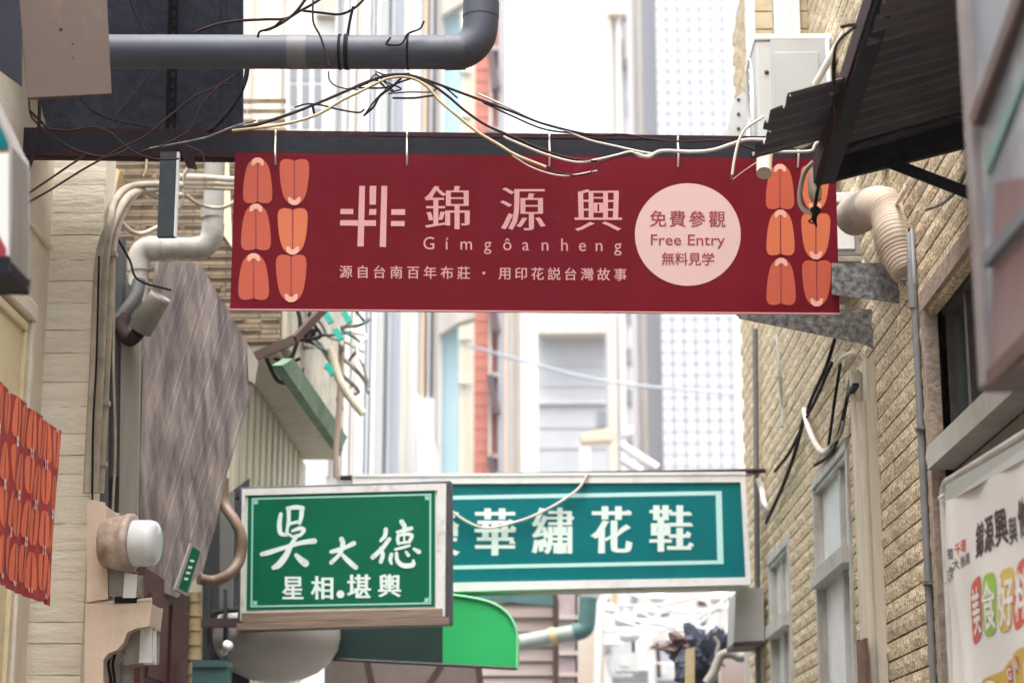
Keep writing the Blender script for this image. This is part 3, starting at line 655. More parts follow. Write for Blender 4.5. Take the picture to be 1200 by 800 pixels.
# meter on its board
mb_ = thing('electric_meter', P(150, 700, 8.3), 'round electricity meter with a clear glass dome beside the cream pier', 'meter')
mback = mat('pinkish cream board', (.60, .46, .36), (.68, .56, .46), 5, .7, bump=.3, grime=(.45, .36, .28))
YM = 8.35
part('back_board', MB().prism([P(x, y, YM) for x, y in [(104, 586), (122, 590), (125, 700), (103, 703)]], (0, .3, 0)), mback, mb_, bevel=.006)
ax = V((1, -.12, -.02)); o = P(122, 636, YM)
part('meter_body', MB().lathe(o, ax, [(0, 0), (0, .10), (.05, .112), (.08, .118), (.095, .118), (.10, .124), (.125, .124), (.13, .112), (.13, 0)], 32), mat('dirty grey pink metal', (.34, .25, .21), (.55, .46, .41), 12, .6, .1, fac=(.4, .6), grime=(.26, .11, .06), gscale=7), mb_)
part('glass_dome', MB().lathe(o+ax*.131, ax, [(0, .098), (.07, .098), (.095, .09), (.105, .07), (.11, .03), (.11, 0)], 32), mat('milky clear glass', (.84, .87, .88), (.70, .75, .77), 8, .12, trans=.2), mb_)
part('meter_dial', MB().lathe(o+ax*.133, ax, [(0, .085), (.004, .085), (.006, 0)], 24).box(o.x+.14, o.y-.06, o.z-.02, o.x+.19, o.y-.02, o.z+.03), mat('dial grey', (.35, .37, .38)), mb_)
part('lower_socket', MB().prism([P(x, y, YM+.02) for x, y in [(128, 668), (160, 672), (160, 696), (130, 696)]], (0, .12, 0)), pvcpale, mb_, bevel=.008)
part('terminal_stub', MB().prism([P(x, y, YM-.01) for x, y in [(147, 672), (160, 674), (158, 699), (145, 699)]], (0, .04, 0)), whitep, mb_, bevel=.004)
part('black_plug', MB().prism([P(x, y, YM) for x, y in [(134, 699), (160, 699), (160, 706), (134, 706)]], (0, .1, 0)), cable, mb_)
cb = thing('wall_corbel', P(110, 800, YM), 'pinkish cream curved corbel bracket under the electricity meter', 'corbel')
prof = [(101, 708), (140, 709), (177, 706), (174, 732), (158, 735), (148, 740), (143, 753), (136, 760), (126, 764), (120, 772), (119, 860), (99, 860)]
part('corbel_block', MB().prism([P(x, y, YM) for x, y in prof], (0, .25, 0)), mback, cb, bevel=.004)
part('rolled_edge', MB().tube([P(103, 706, YM+.02), P(140, 706.5, YM+.02), P(178, 703, YM+.02)], .012, 8), mback, cb)
jb = thing('meter_box', P(160, 777, 8.5), 'small dirty white box below the curved corbel', 'box')
part('box', MB().prism([P(x, y, 8.45) for x, y in [(152, 735), (172, 734), (176, 742), (175, 772), (148, 775)]], (0, .16, 0)), pvcpale, jb, bevel=.012)
part('cover', MB().prism([P(x, y, 8.43) for x, y in [(167, 735), (176, 736), (176, 774), (165, 774)]], (0, .1, 0)), whitep, jb, bevel=.008)
part('outlet_pipe', MB().cyl(P(149, 776, 8.52), P(147, 900, 8.52), .028, 12), pvcpale, jb)
for k in range(3): part('cable', MB().tube([P(128+4*k, 762, 8.5), P(122+5*k, 778, 8.45), P(126+4*k, 800, 8.5), P(124+4*k, 850, 8.5)], .007, 5), cable, jb)

# ================================================================== OLD HOUSE BEHIND THE PIER
oh = thing('old_house', (-2.4, 12, 0), 'old house with narrow tan brick upper wall behind the left drain pipes', 'house')
hw = mat('stained pale plaster', (.46, .42, .34), (.58, .55, .46), 3, .8, stretch=(2, 2, .35), bump=.2, grime=(.26, .21, .16), gscale=3)
z1 = P(180, 300, 10).z
part('lower_wall', MB().box(-3.6, 9.25, 0, -2.25, 11.9, z1), mat('recess shade plaster', (.10, .09, .08), (.18, .16, .14), 4, .85, bump=.3), oh)  # darkened plaster: shade of the recess behind the sheet is in its colour
part('lower_wall', MB().box(-3.3, 12.03, 0, -1.9, 16, zof(300, 402, 12)-.06), mat('yellowish corrugated panel', (.55, .52, .38), (.66, .64, .52), 4, .6, stretch=(1, 3, .2), grime=(.4, .36, .24)), oh)
for i in range(12):
    y = 12.1+i*.3; part('panel_rib', MB().box(-1.90, y, 1.2, -1.885, y+.02, 4.6), mat('yellowish corrugated panel', (0, 0, 0)), oh)
zu0, zu1 = P(300, 402, 12).z, P(300, 150, 12).z
xr2 = xof(328, 12, 400)
tb = brickmat('narrow tan brick courses', (.22, .16, .095), (.30, .225, .145), (.085, .065, .05), .22, .034, .005)
part('upper_wall', MB().box(-3.6, 12, zu0, xr2, 15.9, zu1), tb, oh)
rr3 = random.Random(9); z = zu0
for k in range(24):       # every fourth course stands proud
    z = zu0+.01+k*.068
    a = -3.2
    while a < xr2-.1:
        wdt = .2+rr3.random()*.25
        part('brick', MB().box(a, 12-.008-rr3.random()*.006, z, min(a+wdt, xr2)-.004, 11.999, z+.03), tb, oh); a += wdt+.1*rr3.random()
part('brick_soffit', MB().box(-3.5, 12.02, zu0-.05, xr2-.02, 15.8, zu0-.003), hw, oh)
part('corner_strip', MB().prism([P(x, y, 11.97) for x, y in [(262, 190), (268, 190), (272, 290), (262, 275)]], (0, .02, 0)), creamy, oh)
# roof tile ends at the top left of that wall
part('roof_edge', MB().prism([P(x, y, 11.8) for x, y in [(128, 190), (140, 200), (135, 225), (126, 215)]], (0, .3, 0)), mat('tan edge', (.5, .38, .22)), oh)
pts = []
bm2 = MB().prism([PXp(x, y, -1.5) for x, y in [(318, 428), (332, 420), (398, 512), (390, 528)]], (.06, 0, 0))
solo('green_steel_beam', bm2, mossg, 'mossy green painted steel beam sloping away above the pale yellow panel', 'beam')
solo('brown_angle_bar', MB().bar(P(300, 417, 11.7), P(345, 398, 11.7), .03, .055).bar(P(345, 398, 11.7), P(383, 358, 12.0), .03, .05), brown, 'dark brown angle bar poking out under the tan brick wall by the cable tangle', 'steel bar')
part('side_wall_panel', MB().box(xr2+.002, 12.05, zu0+.02, xr2+.03, 15.8, zu1-.05), mat('peeling cream side wall', (.62, .57, .46), (.38, .34, .27), 5, .8, fac=(.45, .7), bump=.3), oh)
# cream strip beside the weathered sheet
solo('pale_wall_board', MB().prism([P(x, y, 9.45) for x, y in [(142, 400), (164, 398), (160, 700), (138, 700)]], (0, .03, 0)), mat('pale stained board', (.26, .245, .21), (.36, .345, .30), 4, .7, stretch=(4, 1, .3), grime=(.3, .27, .22)), 'pale stained board between the pier conduits and the weathered sheet', 'board')
# weathered sheet
fw = Fr(P(165, 500, 9.55), P(300, 500, 10.6))
outl = [(186, 306), (210, 307), (234, 309), (303, 424), (297, 452), (283, 500), (262, 570), (252, 620), (238, 668), (208, 700), (163, 682), (164, 560), (168, 425)]
wsh = thing('weathered_sheet', fw.pt(200, 700), 'weathered lilac grey sheet leaning below the pale elbow pipe', 'metal sheet')
part('sheet', MB().prism([fw.pt(*p) for p in outl], -fw.n*.02), weath, wsh)
def inside(x, y):
    c = False; n = len(outl)
    for i in range(n):
        x1, y1 = outl[i]; x2, y2 = outl[(i+1) % n]
        if (y1 > y) != (y2 > y) and x < (x2-x1)*(y-y1)/(y2-y1)+x1: c = not c
    return c
for k in range(-8, 24):
    seg = []
    for j in range(0, 80):
        y = 306+j*5; x = 150+k*11+3*math.sin(k*2.3)+(700-y)*.30
        if inside(x-1, y) and inside(x+2, y): seg.append((x, y))
    if len(seg) > 6: part('rib', MB().tube([fw.pt(x, y, .0) for x, y in (seg[0], seg[len(seg)//2], seg[-1])], .0025, 6, 1), weath, wsh)
part('bent_edge', MB().prism([fw.pt(*p, .006) for p in [(288, 404), (301, 424), (297, 450), (290, 446)]], fw.n*.003), mat('bare bright edge', (.48, .42, .38), (.38, .33, .3), 9, .5), wsh)
# drain pipes
YD = 11.4; dp = thing('drain_pipe', P(210, 292, YD), 'weathered pale grey drain pipe stepping sideways above the weathered sheet', 'pipe')
part('upright_pipe', MB().cyl(P(252, 180, YD), P(250, 268, YD), .062, 20), pvcpale, dp)
part('upright_pipe', MB().cyl(P(249, 240, YD), P(249, 256, YD), .069, 20), pvcpale, dp)
part('elbow', MB().tube([P(250, 262, YD), P(248, 278, YD), P(240, 289, YD), P(226, 291, YD)], .068, 20), pvcpale, dp)
part('straight_pipe', MB().cyl(P(232, 291, YD), P(172, 291, YD), .066, 20), pvcpale, dp)
part('coupling', MB().cyl(P(190, 291, YD), P(174, 291, YD), .072, 20), pvcpale, dp)
part('elbow', MB().tube([P(182, 291, YD), P(170, 292, YD), P(163, 302, YD), P(163, 318, YD)], .068, 20), pvcpale, dp)
part('upright_pipe', MB().cyl(P(163, 312, YD), P(160, 420, YD), .060, 20), pvcpale, dp)
lt = thing('spot_lamp', P(172, 395, 9.3), 'grey cylindrical lamp housing pointing up beside the weathered sheet', 'lamp')
part('housing', MB().lathe(P(164, 388, 9.3), P(188, 347, 9.25)-P(164, 388, 9.3), [(0, 0), (0, .056), (.18, .056), (.2, .054), (.2, .045), (.19, .045), (.19, 0)], 24), mat('dull grey brown enamel', (.24, .21, .18), (.3, .27, .24), 6, .5), lt)
part('lamp_neck', MB().tube([P(163, 388, 9.32), P(152, 398, 9.4), P(142, 385, 9.45), P(146, 372, 9.5)], .035, 10), cablebr, lt)
# pale pipes and cables running to the right in front of the brick
cl2 = thing('pale_cable_run', P(240, 220, 10.9), 'pale horizontal cables strung in front of the narrow tan bricks', 'cables')
for y0, y1, r in ((208, 212, .022), (214, 217, .018), (219, 222, .013)):
    part('cable', MB().tube([P(205, y0, 9.9), P(240, y0+1, 10.9), P(292, y1, 10.9)], r, 8), cablet, cl2)
part('cable', MB().tube([P(216, 228, 10), P(235, 240, 10.8), P(262, 243, 10.8), P(290, 226, 10.8)], .011, 6), cablet, cl2)
part('cable', MB().tube([P(141, 260, 9), P(152, 270, 9.3), P(166, 274, 9.5), P(186, 266, 9.6)], .012, 6), beige, cl2)
part('cable', MB().tube([P(206, 250, 10), P(213, 236, 10), P(214, 210, 10), P(222, 195, 10)], .012, 6), cablet, cl2)
part('cable', MB().tube([P(138, 280, 9.2), P(152, 305, 9.3), P(162, 328, 9.3), P(200, 340, 9.6)], .006, 5), cable, cl2)
solo('dark_downpipe', MB().tube([P(163, 330, 9.6), P(158, 350, 9.55), P(142, 372, 9.5), P(137, 395, 9.5), P(136, 560, 9.5)], .035, 10).cyl(P(139, 280, 9.6), P(136, 700, 9.6), .04, 10), mat('dark blue grey rubber', (.06, .065, .07), (.1, .1, .1), 8, .6), 'dark downpipe in the shadow gap beside the pier conduits', 'pipe')
# maroon door, bamboo poles, teal box, hose, plate
md = thing('maroon_door', (-1.86, 9.7, 0), 'dark maroon panelled timber door below the weathered sheet', 'door')
zd = P(190, 676, 9.7).z
part('door_leaf', MB().box(-1.89, 9.3, .1, -1.85, 10.55, zd), maroon, md)
for zz in (zd-.5, zd-1.0): part('raised_panel', MB().box(-1.85, 9.42, zz, -1.835, 9.85, zz+.4).box(-1.85, 9.98, zz, -1.835, 10.4, zz+.4), maroon, md, bevel=.006)
for n_, (px, r, lab) in enumerate(((218, .020, 'thin tan pole nearest the maroon door'), (229, .033, 'thicker tan bamboo pole below the small green plate'))):
    b = MB(); b.cyl(P(px, 694, 10.9), P(px-3, 900, 10.9), r, 12)
    for k in range(6): a = P(px-.3*k, 705+k*17, 10.9); b.cyl(a, a+V((0, 0, .012)), r+.004, 12)
    solo('bamboo_pole', b, tanm, lab, 'pole')
th = MB().tube([P(262, 560, 11.0), P(263, 590, 11), P(275, 610, 10.95), P(283, 630, 10.95), (P(281, 655, 10.95)), P(268, 673, 10.9), P(250, 680, 10.9), P(233, 678, 10.85)], .030, 12)
solo('brown_hose', th, mat('brown plastic hose', (.17, .115, .08), (.24, .165, .115), 7, .5), 'thick brown hose curving round the left side of the small green lightbox sign', 'hose')
fp = Fr(P(208, 690, 9.35), P(236, 690, 9.5))
pl_ = thing('house_number_plate', fp.pt(218, 697), 'small tilted green plate with a pale edge hanging by the brown hose', 'sign')
part('plate', MB().prism([fp.pt(*p) for p in [(224, 636), (237, 644), (220, 698), (205, 690)]], -fp.n*.012), pvcpale, pl_)
part('green_face', MB().prism([fp.pt(*p, .002) for p in [(225.5, 640), (234.5, 646), (219, 694), (209, 688.5)]], -fp.n*.001), greenf, pl_)
L1 = LB()
for k, (x, y) in enumerate([(225, 657), (222.5, 664.5), (220.3, 671), (218, 678)]): pxpoly(L1, fp, [(x-2.4, y-2), (x+2.4, y-1.1), (x+1.6, y+1.8), (x-3, y+.8)], .003)
part('print_mark', L1, whitel, pl_)
tx = thing('teal_box', P(245, 850, 10.2), 'teal painted metal box at the bottom below the green lightbox sign', 'box')
part('box', MB().prism([P(x, y, 10.2) for x, y in [(227, 777), (265, 777), (264, 860), (226, 860)]], (0, .15, 0)), teald, tx, bevel=.008)
part('lid', MB().prism([P(x, y, 10.19) for x, y in [(226, 774), (266, 774), (266, 780), (226, 780)]], (0, .17, 0)), teald, tx, bevel=.004)
# dark recess frame and white tank behind the lightbox
dk = thing('shop_front_frame', P(300, 800, 11.9), 'dark metal shop front framing left of and below the green lightbox sign', 'frame')
dm = mat('dark slate metal', (.03, .033, .04), (.055, .055, .06), 6, .6)
part('back_panel', MB().prism([P(x, y, 12.0) for x, y in [(238, 600), (292, 560), (292, 860), (236, 860)]], (0, .03, 0)), dm, dk)
part('grey_panel', MB().prism([P(x, y, 11.7) for x, y in [(258, 582), (274, 574), (272, 712), (257, 712)]], (0, .03, 0)), mat('grey green panel', (.13, .135, .12), (.17, .175, .16), 5, .6), dk)
for a, c in ((243, 247), (262, 266)): part('post', MB().prism([P(x, y, 11.6) for x, y in [(a, 690), (c, 690), (c-2, 860), (a-2, 860)]], (0, .05, 0)), dm, dk)
part('cross_rail', MB().prism([P(x, y, 11.55) for x, y in [(232, 724), (300, 724), (300, 734), (232, 734)]], (0, .05, 0)), mat('dark rusty rail', (.08, .045, .04), (.05, .04, .045), 9, .7), dk)
part('cross_rail', MB().prism([P(x, y, 11.7) for x, y in [(262, 743), (330, 741), (330, 747), (262, 749)]], (0, .05, 0)), dm, dk)
part('back_panel', MB().prism([P(x, y, 15.5) for x, y in [(380, 690), (560, 690), (560, 880), (380, 880)]], (0, .03, 0)), mat('dim grey brown wall', (.16, .13, .12), (.22, .18, .17), 3, .8), dk)
for x0, x1 in ((430, 470), (520, 480), (560, 590)): part('brace', MB().bar(P(x0, 775, 15.3), P(x1-20, 870, 15.3), .05, .05), brown, dk)
wt = thing('white_tank', P(335, 850, 11.6), 'rounded dull white tank partly hidden under the green awning', 'tank')
b = MB(); c0 = P(325, 722, 11.95)
prof = [(0, 0), (0, .20)]; prof = [(-.02, 0), (-.02, .34), (.05, .375), (.12, .38), (.20, .365), (.27, .32), (.33, .25), (.37, .16), (.39, .06), (.392, 0)]
b.lathe(c0, (0, 0, -1), prof, 40); part('tank_body', b, mat('dull white fibreglass', (.56, .54, .53), (.62, .60, .59), 3, .5, grime=(.46, .42, .39)), wt)
part('rim', MB().lathe(c0+V((0, 0, .02)), (0, 0, -1), [(0, .385), (0, .40), (.03, .40), (.03, .385)], 40), dm, wt)
part('fitting', MB().lathe(P(262, 765, 11.3), (.3, -.5, .4), [(0, .02), (.05, .02), (.06, .03), (.08, .03), (.08, 0)], 12), whitep, wt)

# ================================================================== GREEN LIGHTBOX SIGN
fl = Fr(P(280, 730, 11.25), P(525, 725, 11.12))
g1 = thing('lightbox_sign', fl.pt(400, 735), 'small green lightbox sign with brush lettering and two lines of characters', 'sign')
def fq(pts, d, o=0): return [fl.pt(*p, o) for p in pts], [fl.pt(*p, o-d) for p in pts]
def frameparts(fr, outer, inner, d, o, m, name, parent):
    nm = 4
    for i in range(4):
        a, b_, c, e = outer[i], outer[(i+1) % 4], inner[(i+1) % 4], inner[i]
        q = [a, b_, c, e]; part(name, MB().hexa([fr.pt(*p, o) for p in q], [fr.pt(*p, o-d) for p in q]), m, parent)
O_ = [(279, 570), (527.5, 562), (528, 731), (277, 739)]
part('housing', MB().hexa(*fq(O_, .09, -.02)), mat('dark sign housing', (.05, .05, .07), (.08, .08, .09), 8, .5), g1, bevel=.006)
frameparts(fl, [(284, 573), (523, 566.5), (521.5, 722), (282, 727)], [(288, 580.5), (513, 574.5), (512, 714), (286, 719)], .03, .012, mat('dirty white sign frame', (.60, .60, .58), (.68, .69, .68), 6, .5, grime=(.34, .30, .24), gscale=7), 'frame', g1)
part('weathered_board', MB().hexa(*fq([(284, 718), (519, 712.5), (519, 724), (284, 730.5)], .03, .022)), wood, g1, bevel=.003)
part('weathered_board', MB().hexa(*fq([(279, 731), (527, 724), (527, 732), (278, 739)], .05, .030)), wood, g1, bevel=.003)
part('sign_face', MB().hexa(*fq([(287, 579.5), (514, 573.5), (512.5, 716), (285.5, 720.5)], .01, .002)), mat('aged white acrylic', (.60, .64, .58), rough=.3), g1)
part('green_panel', MB().hexa(*fq([(291, 579.8), (510, 574.5), (510, 710), (289, 714.3)], .003, .006)), greenf, g1)
frameparts(fl, [(295.5, 583.5), (505.5, 578.3), (505.3, 707.5), (294, 711.3)], [(297.3, 585.4), (503.6, 580.3), (503.4, 705.6), (296, 709.3)], .0005, .0075, mint, 'border_line', g1)
for cx_, cy_, sx_, sy_ in ((298, 586, 1, 1), (503, 581, -1, 1), (502.5, 705, -1, -1), (297, 708.5, 1, -1)):
    L1 = LB(); pxpoly(L1, fl, [(cx_, cy_), (cx_+6*sx_, cy_), (cx_+4*sx_, cy_+2*sy_), (cx_+5*sx_, cy_+5*sy_), (cx_+2*sx_, cy_+4*sy_), (cx_, cy_+6*sy_)], .0078); part('corner_ornament', L1, mint, g1)
c1 = lambda x, y: (270+x/4.443, 560+y/4.443); c2 = lambda x, y: (380+x/4.447, 560+y/4.447)
for strokes, conv in (
    ([[(264, 188, 20), (257, 235, 24), (262, 285, 24), (292, 296, 18)], [(305, 158, 22), (306, 205, 20), (304, 248, 18)], [(300, 158, 20), (345, 152, 24), (378, 156, 22)], [(375, 160, 24), (370, 205, 22), (362, 235, 18)], [(300, 240, 16), (335, 232, 16), (362, 226, 16)],
      [(325, 275, 14), (365, 262, 22), (385, 272, 20), (362, 298, 18), (325, 305, 14)], [(300, 250, 16), (298, 285, 16), (318, 300, 14)],
      [(166, 396, 22), (200, 388, 26), (270, 366, 22), (350, 342, 22), (400, 332, 26), (438, 328, 30)], [(348, 300, 20), (318, 350, 24), (290, 405, 32), (255, 450, 34), (228, 466, 24)], [(345, 402, 22), (368, 425, 32), (392, 444, 38)]], c1),
    ([[(38, 384, 20), (70, 376, 24), (110, 362, 20), (155, 340, 26)], [(92, 318, 26), (98, 345, 26), (82, 395, 20), (38, 440, 22)], [(92, 395, 18), (125, 430, 26), (165, 465, 26)]], c2),
    ([[(322, 268, 24), (318, 300, 22), (296, 326, 16)], [(340, 318, 22), (305, 365, 22), (255, 412, 26)], [(296, 365, 18), (306, 400, 22), (296, 436, 22)], [(405, 228, 26), (420, 255, 24), (412, 280, 18)], [(382, 282, 16), (420, 272, 20), (455, 262, 22)], [(388, 298, 18), (384, 320, 18), (388, 342, 16)],
      [(385, 300, 14), (430, 292, 18), (458, 300, 20), (445, 332, 18)], [(390, 340, 14), (430, 334, 14), (448, 332, 14)], [(418, 295, 10), (418, 338, 10)], [(372, 372, 14), (410, 362, 16), (445, 352, 14)], [(352, 398, 20), (346, 425, 20), (352, 446, 14)], [(378, 392, 18), (384, 432, 22), (415, 456, 26), (462, 452, 26), (466, 430, 14)], [(428, 385, 14), (440, 402, 20)], [(470, 370, 16), (494, 384, 26)]], c2)):
    L1 = MB(); brush(L1, fl, strokes, .0078, conv); part('brush_lettering', L1, whitel, g1)
L1 = LB()
for t_, q in (('星', (330.5, 675.5, 356, 701.8)), ('相', (364.5, 674.8, 391, 702)), ('堪', (407, 672.8, 435, 700.4)), ('輿', (443, 672.4, 470.4, 699.4))): tfit(L1, t_, fl, *q, off=.0078, ax=.030, ay=.012)
pxpoly(L1, fl, [(399.3+4.6*math.cos(i*math.pi/8), 696+4.6*math.sin(i*math.pi/8)) for i in range(16)], .0078); part('lettering', L1, whitel, g1)
part('mounting_arm', MB().bar(fl.pt(282, 569, -.12), fl.pt(262, 573, -.3), .03, .03), dm, g1)

# ================================================================== LONG TEAL SIGN
ft = Fr(P(530, 690, 12.55), P(878, 684, 12.85))
g2 = thing('lightbox_sign', ft.pt(650, 692), 'long teal sign with bold white characters behind the small green lightbox', 'sign')
def tq(pts, d, o=0): return [ft.pt(*p, o) for p in pts], [ft.pt(*p, o-d) for p in pts]
part('housing', MB().hexa(*tq([(415, 561), (874, 557.5), (878.5, 688), (415, 696)], .22, -.01)), mat('dull olive white housing', (.40, .42, .34), (.48, .48, .42), 5, .6, grime=(.24, .24, .18)), g2, bevel=.006)
frameparts(ft, [(413, 558.5), (872.5, 555.5), (879.5, 685), (413, 695.5)], [(420, 567.5), (867.5, 565), (873.5, 676.3), (420, 684.5)], .04, .014, whitep, 'frame', g2)
part('teal_panel', MB().hexa(*tq([(419, 566.5), (868.5, 564), (874.5, 677.3), (419, 685.5)], .004, .002)), tealf, g2)
frameparts(ft, [(450, 582), (845.5, 575.0), (847.8, 660.5), (450, 668.5)], [(455, 586.6), (838.5, 580), (840.5, 656.2), (455, 663.8)], .0005, .004, mintb, 'border_line', g2)
for t_, q in (('榮', (490, 596, 539.5, 652.5)), ('華', (556, 595.3, 604, 650.5)), ('繡', (622.8, 594.6, 672.5, 649)), ('花', (691.7, 593, 741, 648)), ('鞋', (760.8, 591.8, 810, 646))):
    L1 = LB(); tfit(L1, t_, ft, *q, off=.0048, ax=.044 if t_ != '繡' else .028, ay=.002); part('lettering', L1, whitel, g2)
# triangular stroke ends of the printed characters
L1 = LB()
for x, y in ((600, 602), (598, 611), (601, 618.5), (600, 635), (736, 600), (807, 602), (808, 614.5), (806, 625), (809, 638)): pxpoly(L1, ft, [(x-4, y+1.5), (x-1, y-3), (x+3, y-1), (x+4, y+2)], .0052)
part('lettering_serif', L1, whitel, g2)
part('support_rod', MB().cyl(ft.pt(400, 556.5, -.1), P(918, 551, 12.9), .016, 8), cablebr, g2)
part('support_rod', MB().cyl(ft.pt(860, 557, -.15), P(905, 549, 13.2), .012, 8), galv, g2)
part('top_lip', MB().hexa(*tq([(413, 555.5), (873, 553), (873, 556.3), (413, 559)], .24, .02)), whitep, g2)
for p_ in [[(688, 556), (676, 574), (650, 592), (622, 606), (604, 612), (575, 619), (555, 616), (533, 603), (520, 590)]]:
    part('loose_cord', MB().tube([ft.pt(x, y, .03) for x, y in p_], .009, 6), cablew, g2)

# ================================================================== GREEN CANVAS AWNING
YG = 12.05
aw = thing('green_awning', P(460, 778, YG), 'bright green canvas awning with rounded front below the teal sign', 'awning')
fa = Fr(P(318, 770, YG-.02), P(606, 782, YG+.05))
gl = [(519, 700), (528, 697), (545, 699), (566, 703), (582, 709), (594, 718), (602, 730), (606, 745), (606, 782.5), (519, 777)]
pg = [fa.pt(*p) for p in gl]
part('side_canvas', MB().prism(pg, (0, .02, 0)), lime, aw)
part('top_canvas', MB().add([q for p in pg[:8] for q in (p, p+V((0, 1.3, .1)))], [(2*i, 2*i+1, 2*i+3, 2*i+2) for i in range(7)]), lime, aw)
part('valance', MB().add([pg[7], pg[7]+V((0, 1.3, .1)), pg[8]+V((0, 1.3, .1)), pg[8]], [(0, 1, 2, 3)]), lime, aw)
part('piping', MB().tube([p+V((0, -.006, 0)) for p in pg[1:9]], .009, 6, 3), mat('light green piping', (.2, .6, .32)), aw)
part('shaded_side', MB().prism([fa.pt(*p) for p in [(318, 736), (518.5, 731), (518.5, 777), (318, 768)]], (0, .05, 0)), dkgreen, aw)  # flat near-black green panel painting the shade on the awning's left part
part('bottom_bar', MB().tube([p for p in (fa.pt(318, 768.5), fa.pt(450, 775), fa.pt(606, 783))], .010, 6, 2), dm, aw)
part('inner_frame', MB().bar(P(330, 741, 12.6), P(560, 741, 12.6), .04, .04), dm, aw)
# ================================================================== RIGHT RUSTY AWNING
FLc = P(957, 206, 6.6); FRc = P(1146, 154, 6.6)
ra = thing('rusty_awning', FLc, 'dark corrugated metal awning with black steel bars above the banner end', 'awning')
cor = mat('dark rusty corrugated iron', (.05, .045, .062), (.11, .095, .11), 5, .5, stretch=(.6, 3, 1), bump=.4, grime=(.13, .10, .105), gscale=5, spec=.6)
ux = FRc-FLc
def corr(u, v, x0, x1, y0, y1, dz=0):
    y = y0+(y1-y0)*v; p = FLc+ux*(x0+(x1-x0)*u); c = (y-6.6)/.105
    t = (c % 1); h = .022*(0 if t < .25 else (t-.25)/.15 if t < .4 else 1 if t < .75 else (1-t)/.25)
    return V((p.x, y, p.z+h+dz))
part('corrugated_sheet', MB().sheet(lambda u, v: corr(u, v, .02, 1.04, 6.6, 4.9, .06), 4, 200), cor, ra)
def loose(u, v):
    jag = [.0, .03, -.02, .04, .01][int(v*4)]
    p = corr(u, v, -.43+jag*(1-u)+.08*v, .05, 6.48, 5.86, .075); return p
part('loose_sheet_end', MB().sheet(loose, 6, 40), cor, ra)
bl = mat('black corroded steel', (.012, .011, .018), (.024, .022, .030), 18, .6, bump=.5, spec=.2)
dv = V((0, 1, 0))
part('edge_bar', MB().bar(P(968, 209, 6.56), P(1046, -30, 5.22), .058, .045, (0, 0, 1)), bl, ra, bevel=.004)
part('edge_bar_flange', MB().bar(P(955, 209, 6.6)+V((.0, 0, .02)), P(1031, -30, 5.24)+V((.0, 0, .02)), .012, .08), darkred, ra)
fb2 = [FLc+V((0, -.01, -.030)), FRc+ux*.04+V((0, -.01, -.045)), FRc+ux*.04+V((0, -.01, .055)), FLc+V((0, -.01, .045))]
part('front_fascia', MB().prism(fb2, (0, .03, 0)), bl, ra, bevel=.003)
part('front_fascia_lip', MB().bar(FLc+V((0, -.03, .05)), FRc+ux*.04+V((0, -.03, .055)), .07, .012), cor, ra)
part('strut', MB().bar(P(1036, 188, 6.62), P(1160, 236, 6.4), .030, .040), bl, ra, bevel=.003)
wcb = thing('white_cable', P(955, 245, 7.3), 'white looped cable with a taped end hanging from the black awning bar', 'cable')
part('loop', MB().tube([P(953, 190, 6.5), P(943, 202, 6.5), (P(938, 222, 6.5)), P(938, 238, 6.5), P(944, 247, 6.5), P(953, 249, 6.5)], .0085, 8), cablew, wcb)
part('taped_end', MB().tube([P(951, 247, 6.5), P(957, 246, 6.49), P(954, 255, 6.5), P(957, 266, 6.5)], [.012, .014, .010, .003], 7), cable, wcb)
part('dark_wire', MB().tube([P(975, 110, 5.7), P(979, 150, 6.0), P(969, 180, 6.3), P(960, 215, 6.45), P(954, 247, 6.48)], .006, 6), cablebr, wcb)
part('taped_end', MB().tube([P(953, 262, 6.49), P(948, 259, 6.49), P(957, 254, 6.49)], .003, 5), cable, wcb)
solo('bent_pipe_end', MB().tube([P(925, 135, 7.7), P(912, 158, 7.65), P(900, 172, 7.6), P(896, 186, 7.55), P(895.5, 203, 7.5)], [.026, .030, .031, .0315, .031], 18), beige, 'beige bent pipe end hanging in front of the top of the red banner', 'pipe')
solo('hanging_tube_end', MB().tube([P(962, 186, 7.62), P(955, 205, 7.6), P(955, 225, 7.6), P(957, 235, 7.6)], [.018, .025, .028, .020], 14), mat('brown grey tube', (.2, .15, .11), (.26, .2, .15), 8, .6), 'brown grey tube end hanging over the upper right petal of the banner', 'pipe')
solo('white_stay_pipe', MB().cyl(P(955, 100, 8.3), P(990, 38, 8.2), .016, 10), cablew, 'white slanting pipe behind the black bar in front of the large unit', 'pipe')
solo('thin_wire', MB().tube([P(985, 32, 5.5), P(995, 30, 5.5), P(1003, 29, 5.5)], .006, 5).tube([P(1003, 31, 5.4), P(985, 46, 5.5), P(978, 62, 5.6), P(977, 100, 5.7)], .005, 5), cablebr, 'thin brown wire looping round the top of the black awning bar', 'wire')
yl = thing('yellow_cable', P(1090, 28, 5.6), 'yellowed cable loop hanging under the corrugated awning', 'cable')
part('loop', MB().tube([P(1053, -20, 5.6), P(1054, 4, 5.6), P(1062, 19, 5.6), P(1080, 26, 5.6), P(1104, 27, 5.6), P(1118, 18, 5.6), P(1126, -5, 5.6)], .0085, 8), cabley, yl)
part('loop', MB().tube([P(1080, -20, 5.7), P(1082, 6, 5.7), P(1086, 12, 5.7), P(1092, -5, 5.7)], .008, 8), cabley, yl)
part('wire_bundle', MB().tube([P(1036, 30, 5.65), P(1046, 22, 5.6), P(1060, 10, 5.6), P(1080, 4, 5.6), P(1090, -10, 5.6)], .010, 8), cable, yl)
part('wire_bundle', MB().tube([P(1040, 28, 5.6), P(1052, 27, 5.6), P(1064, 14, 5.55), P(1078, -10, 5.6)], .006, 8), whitep, yl)

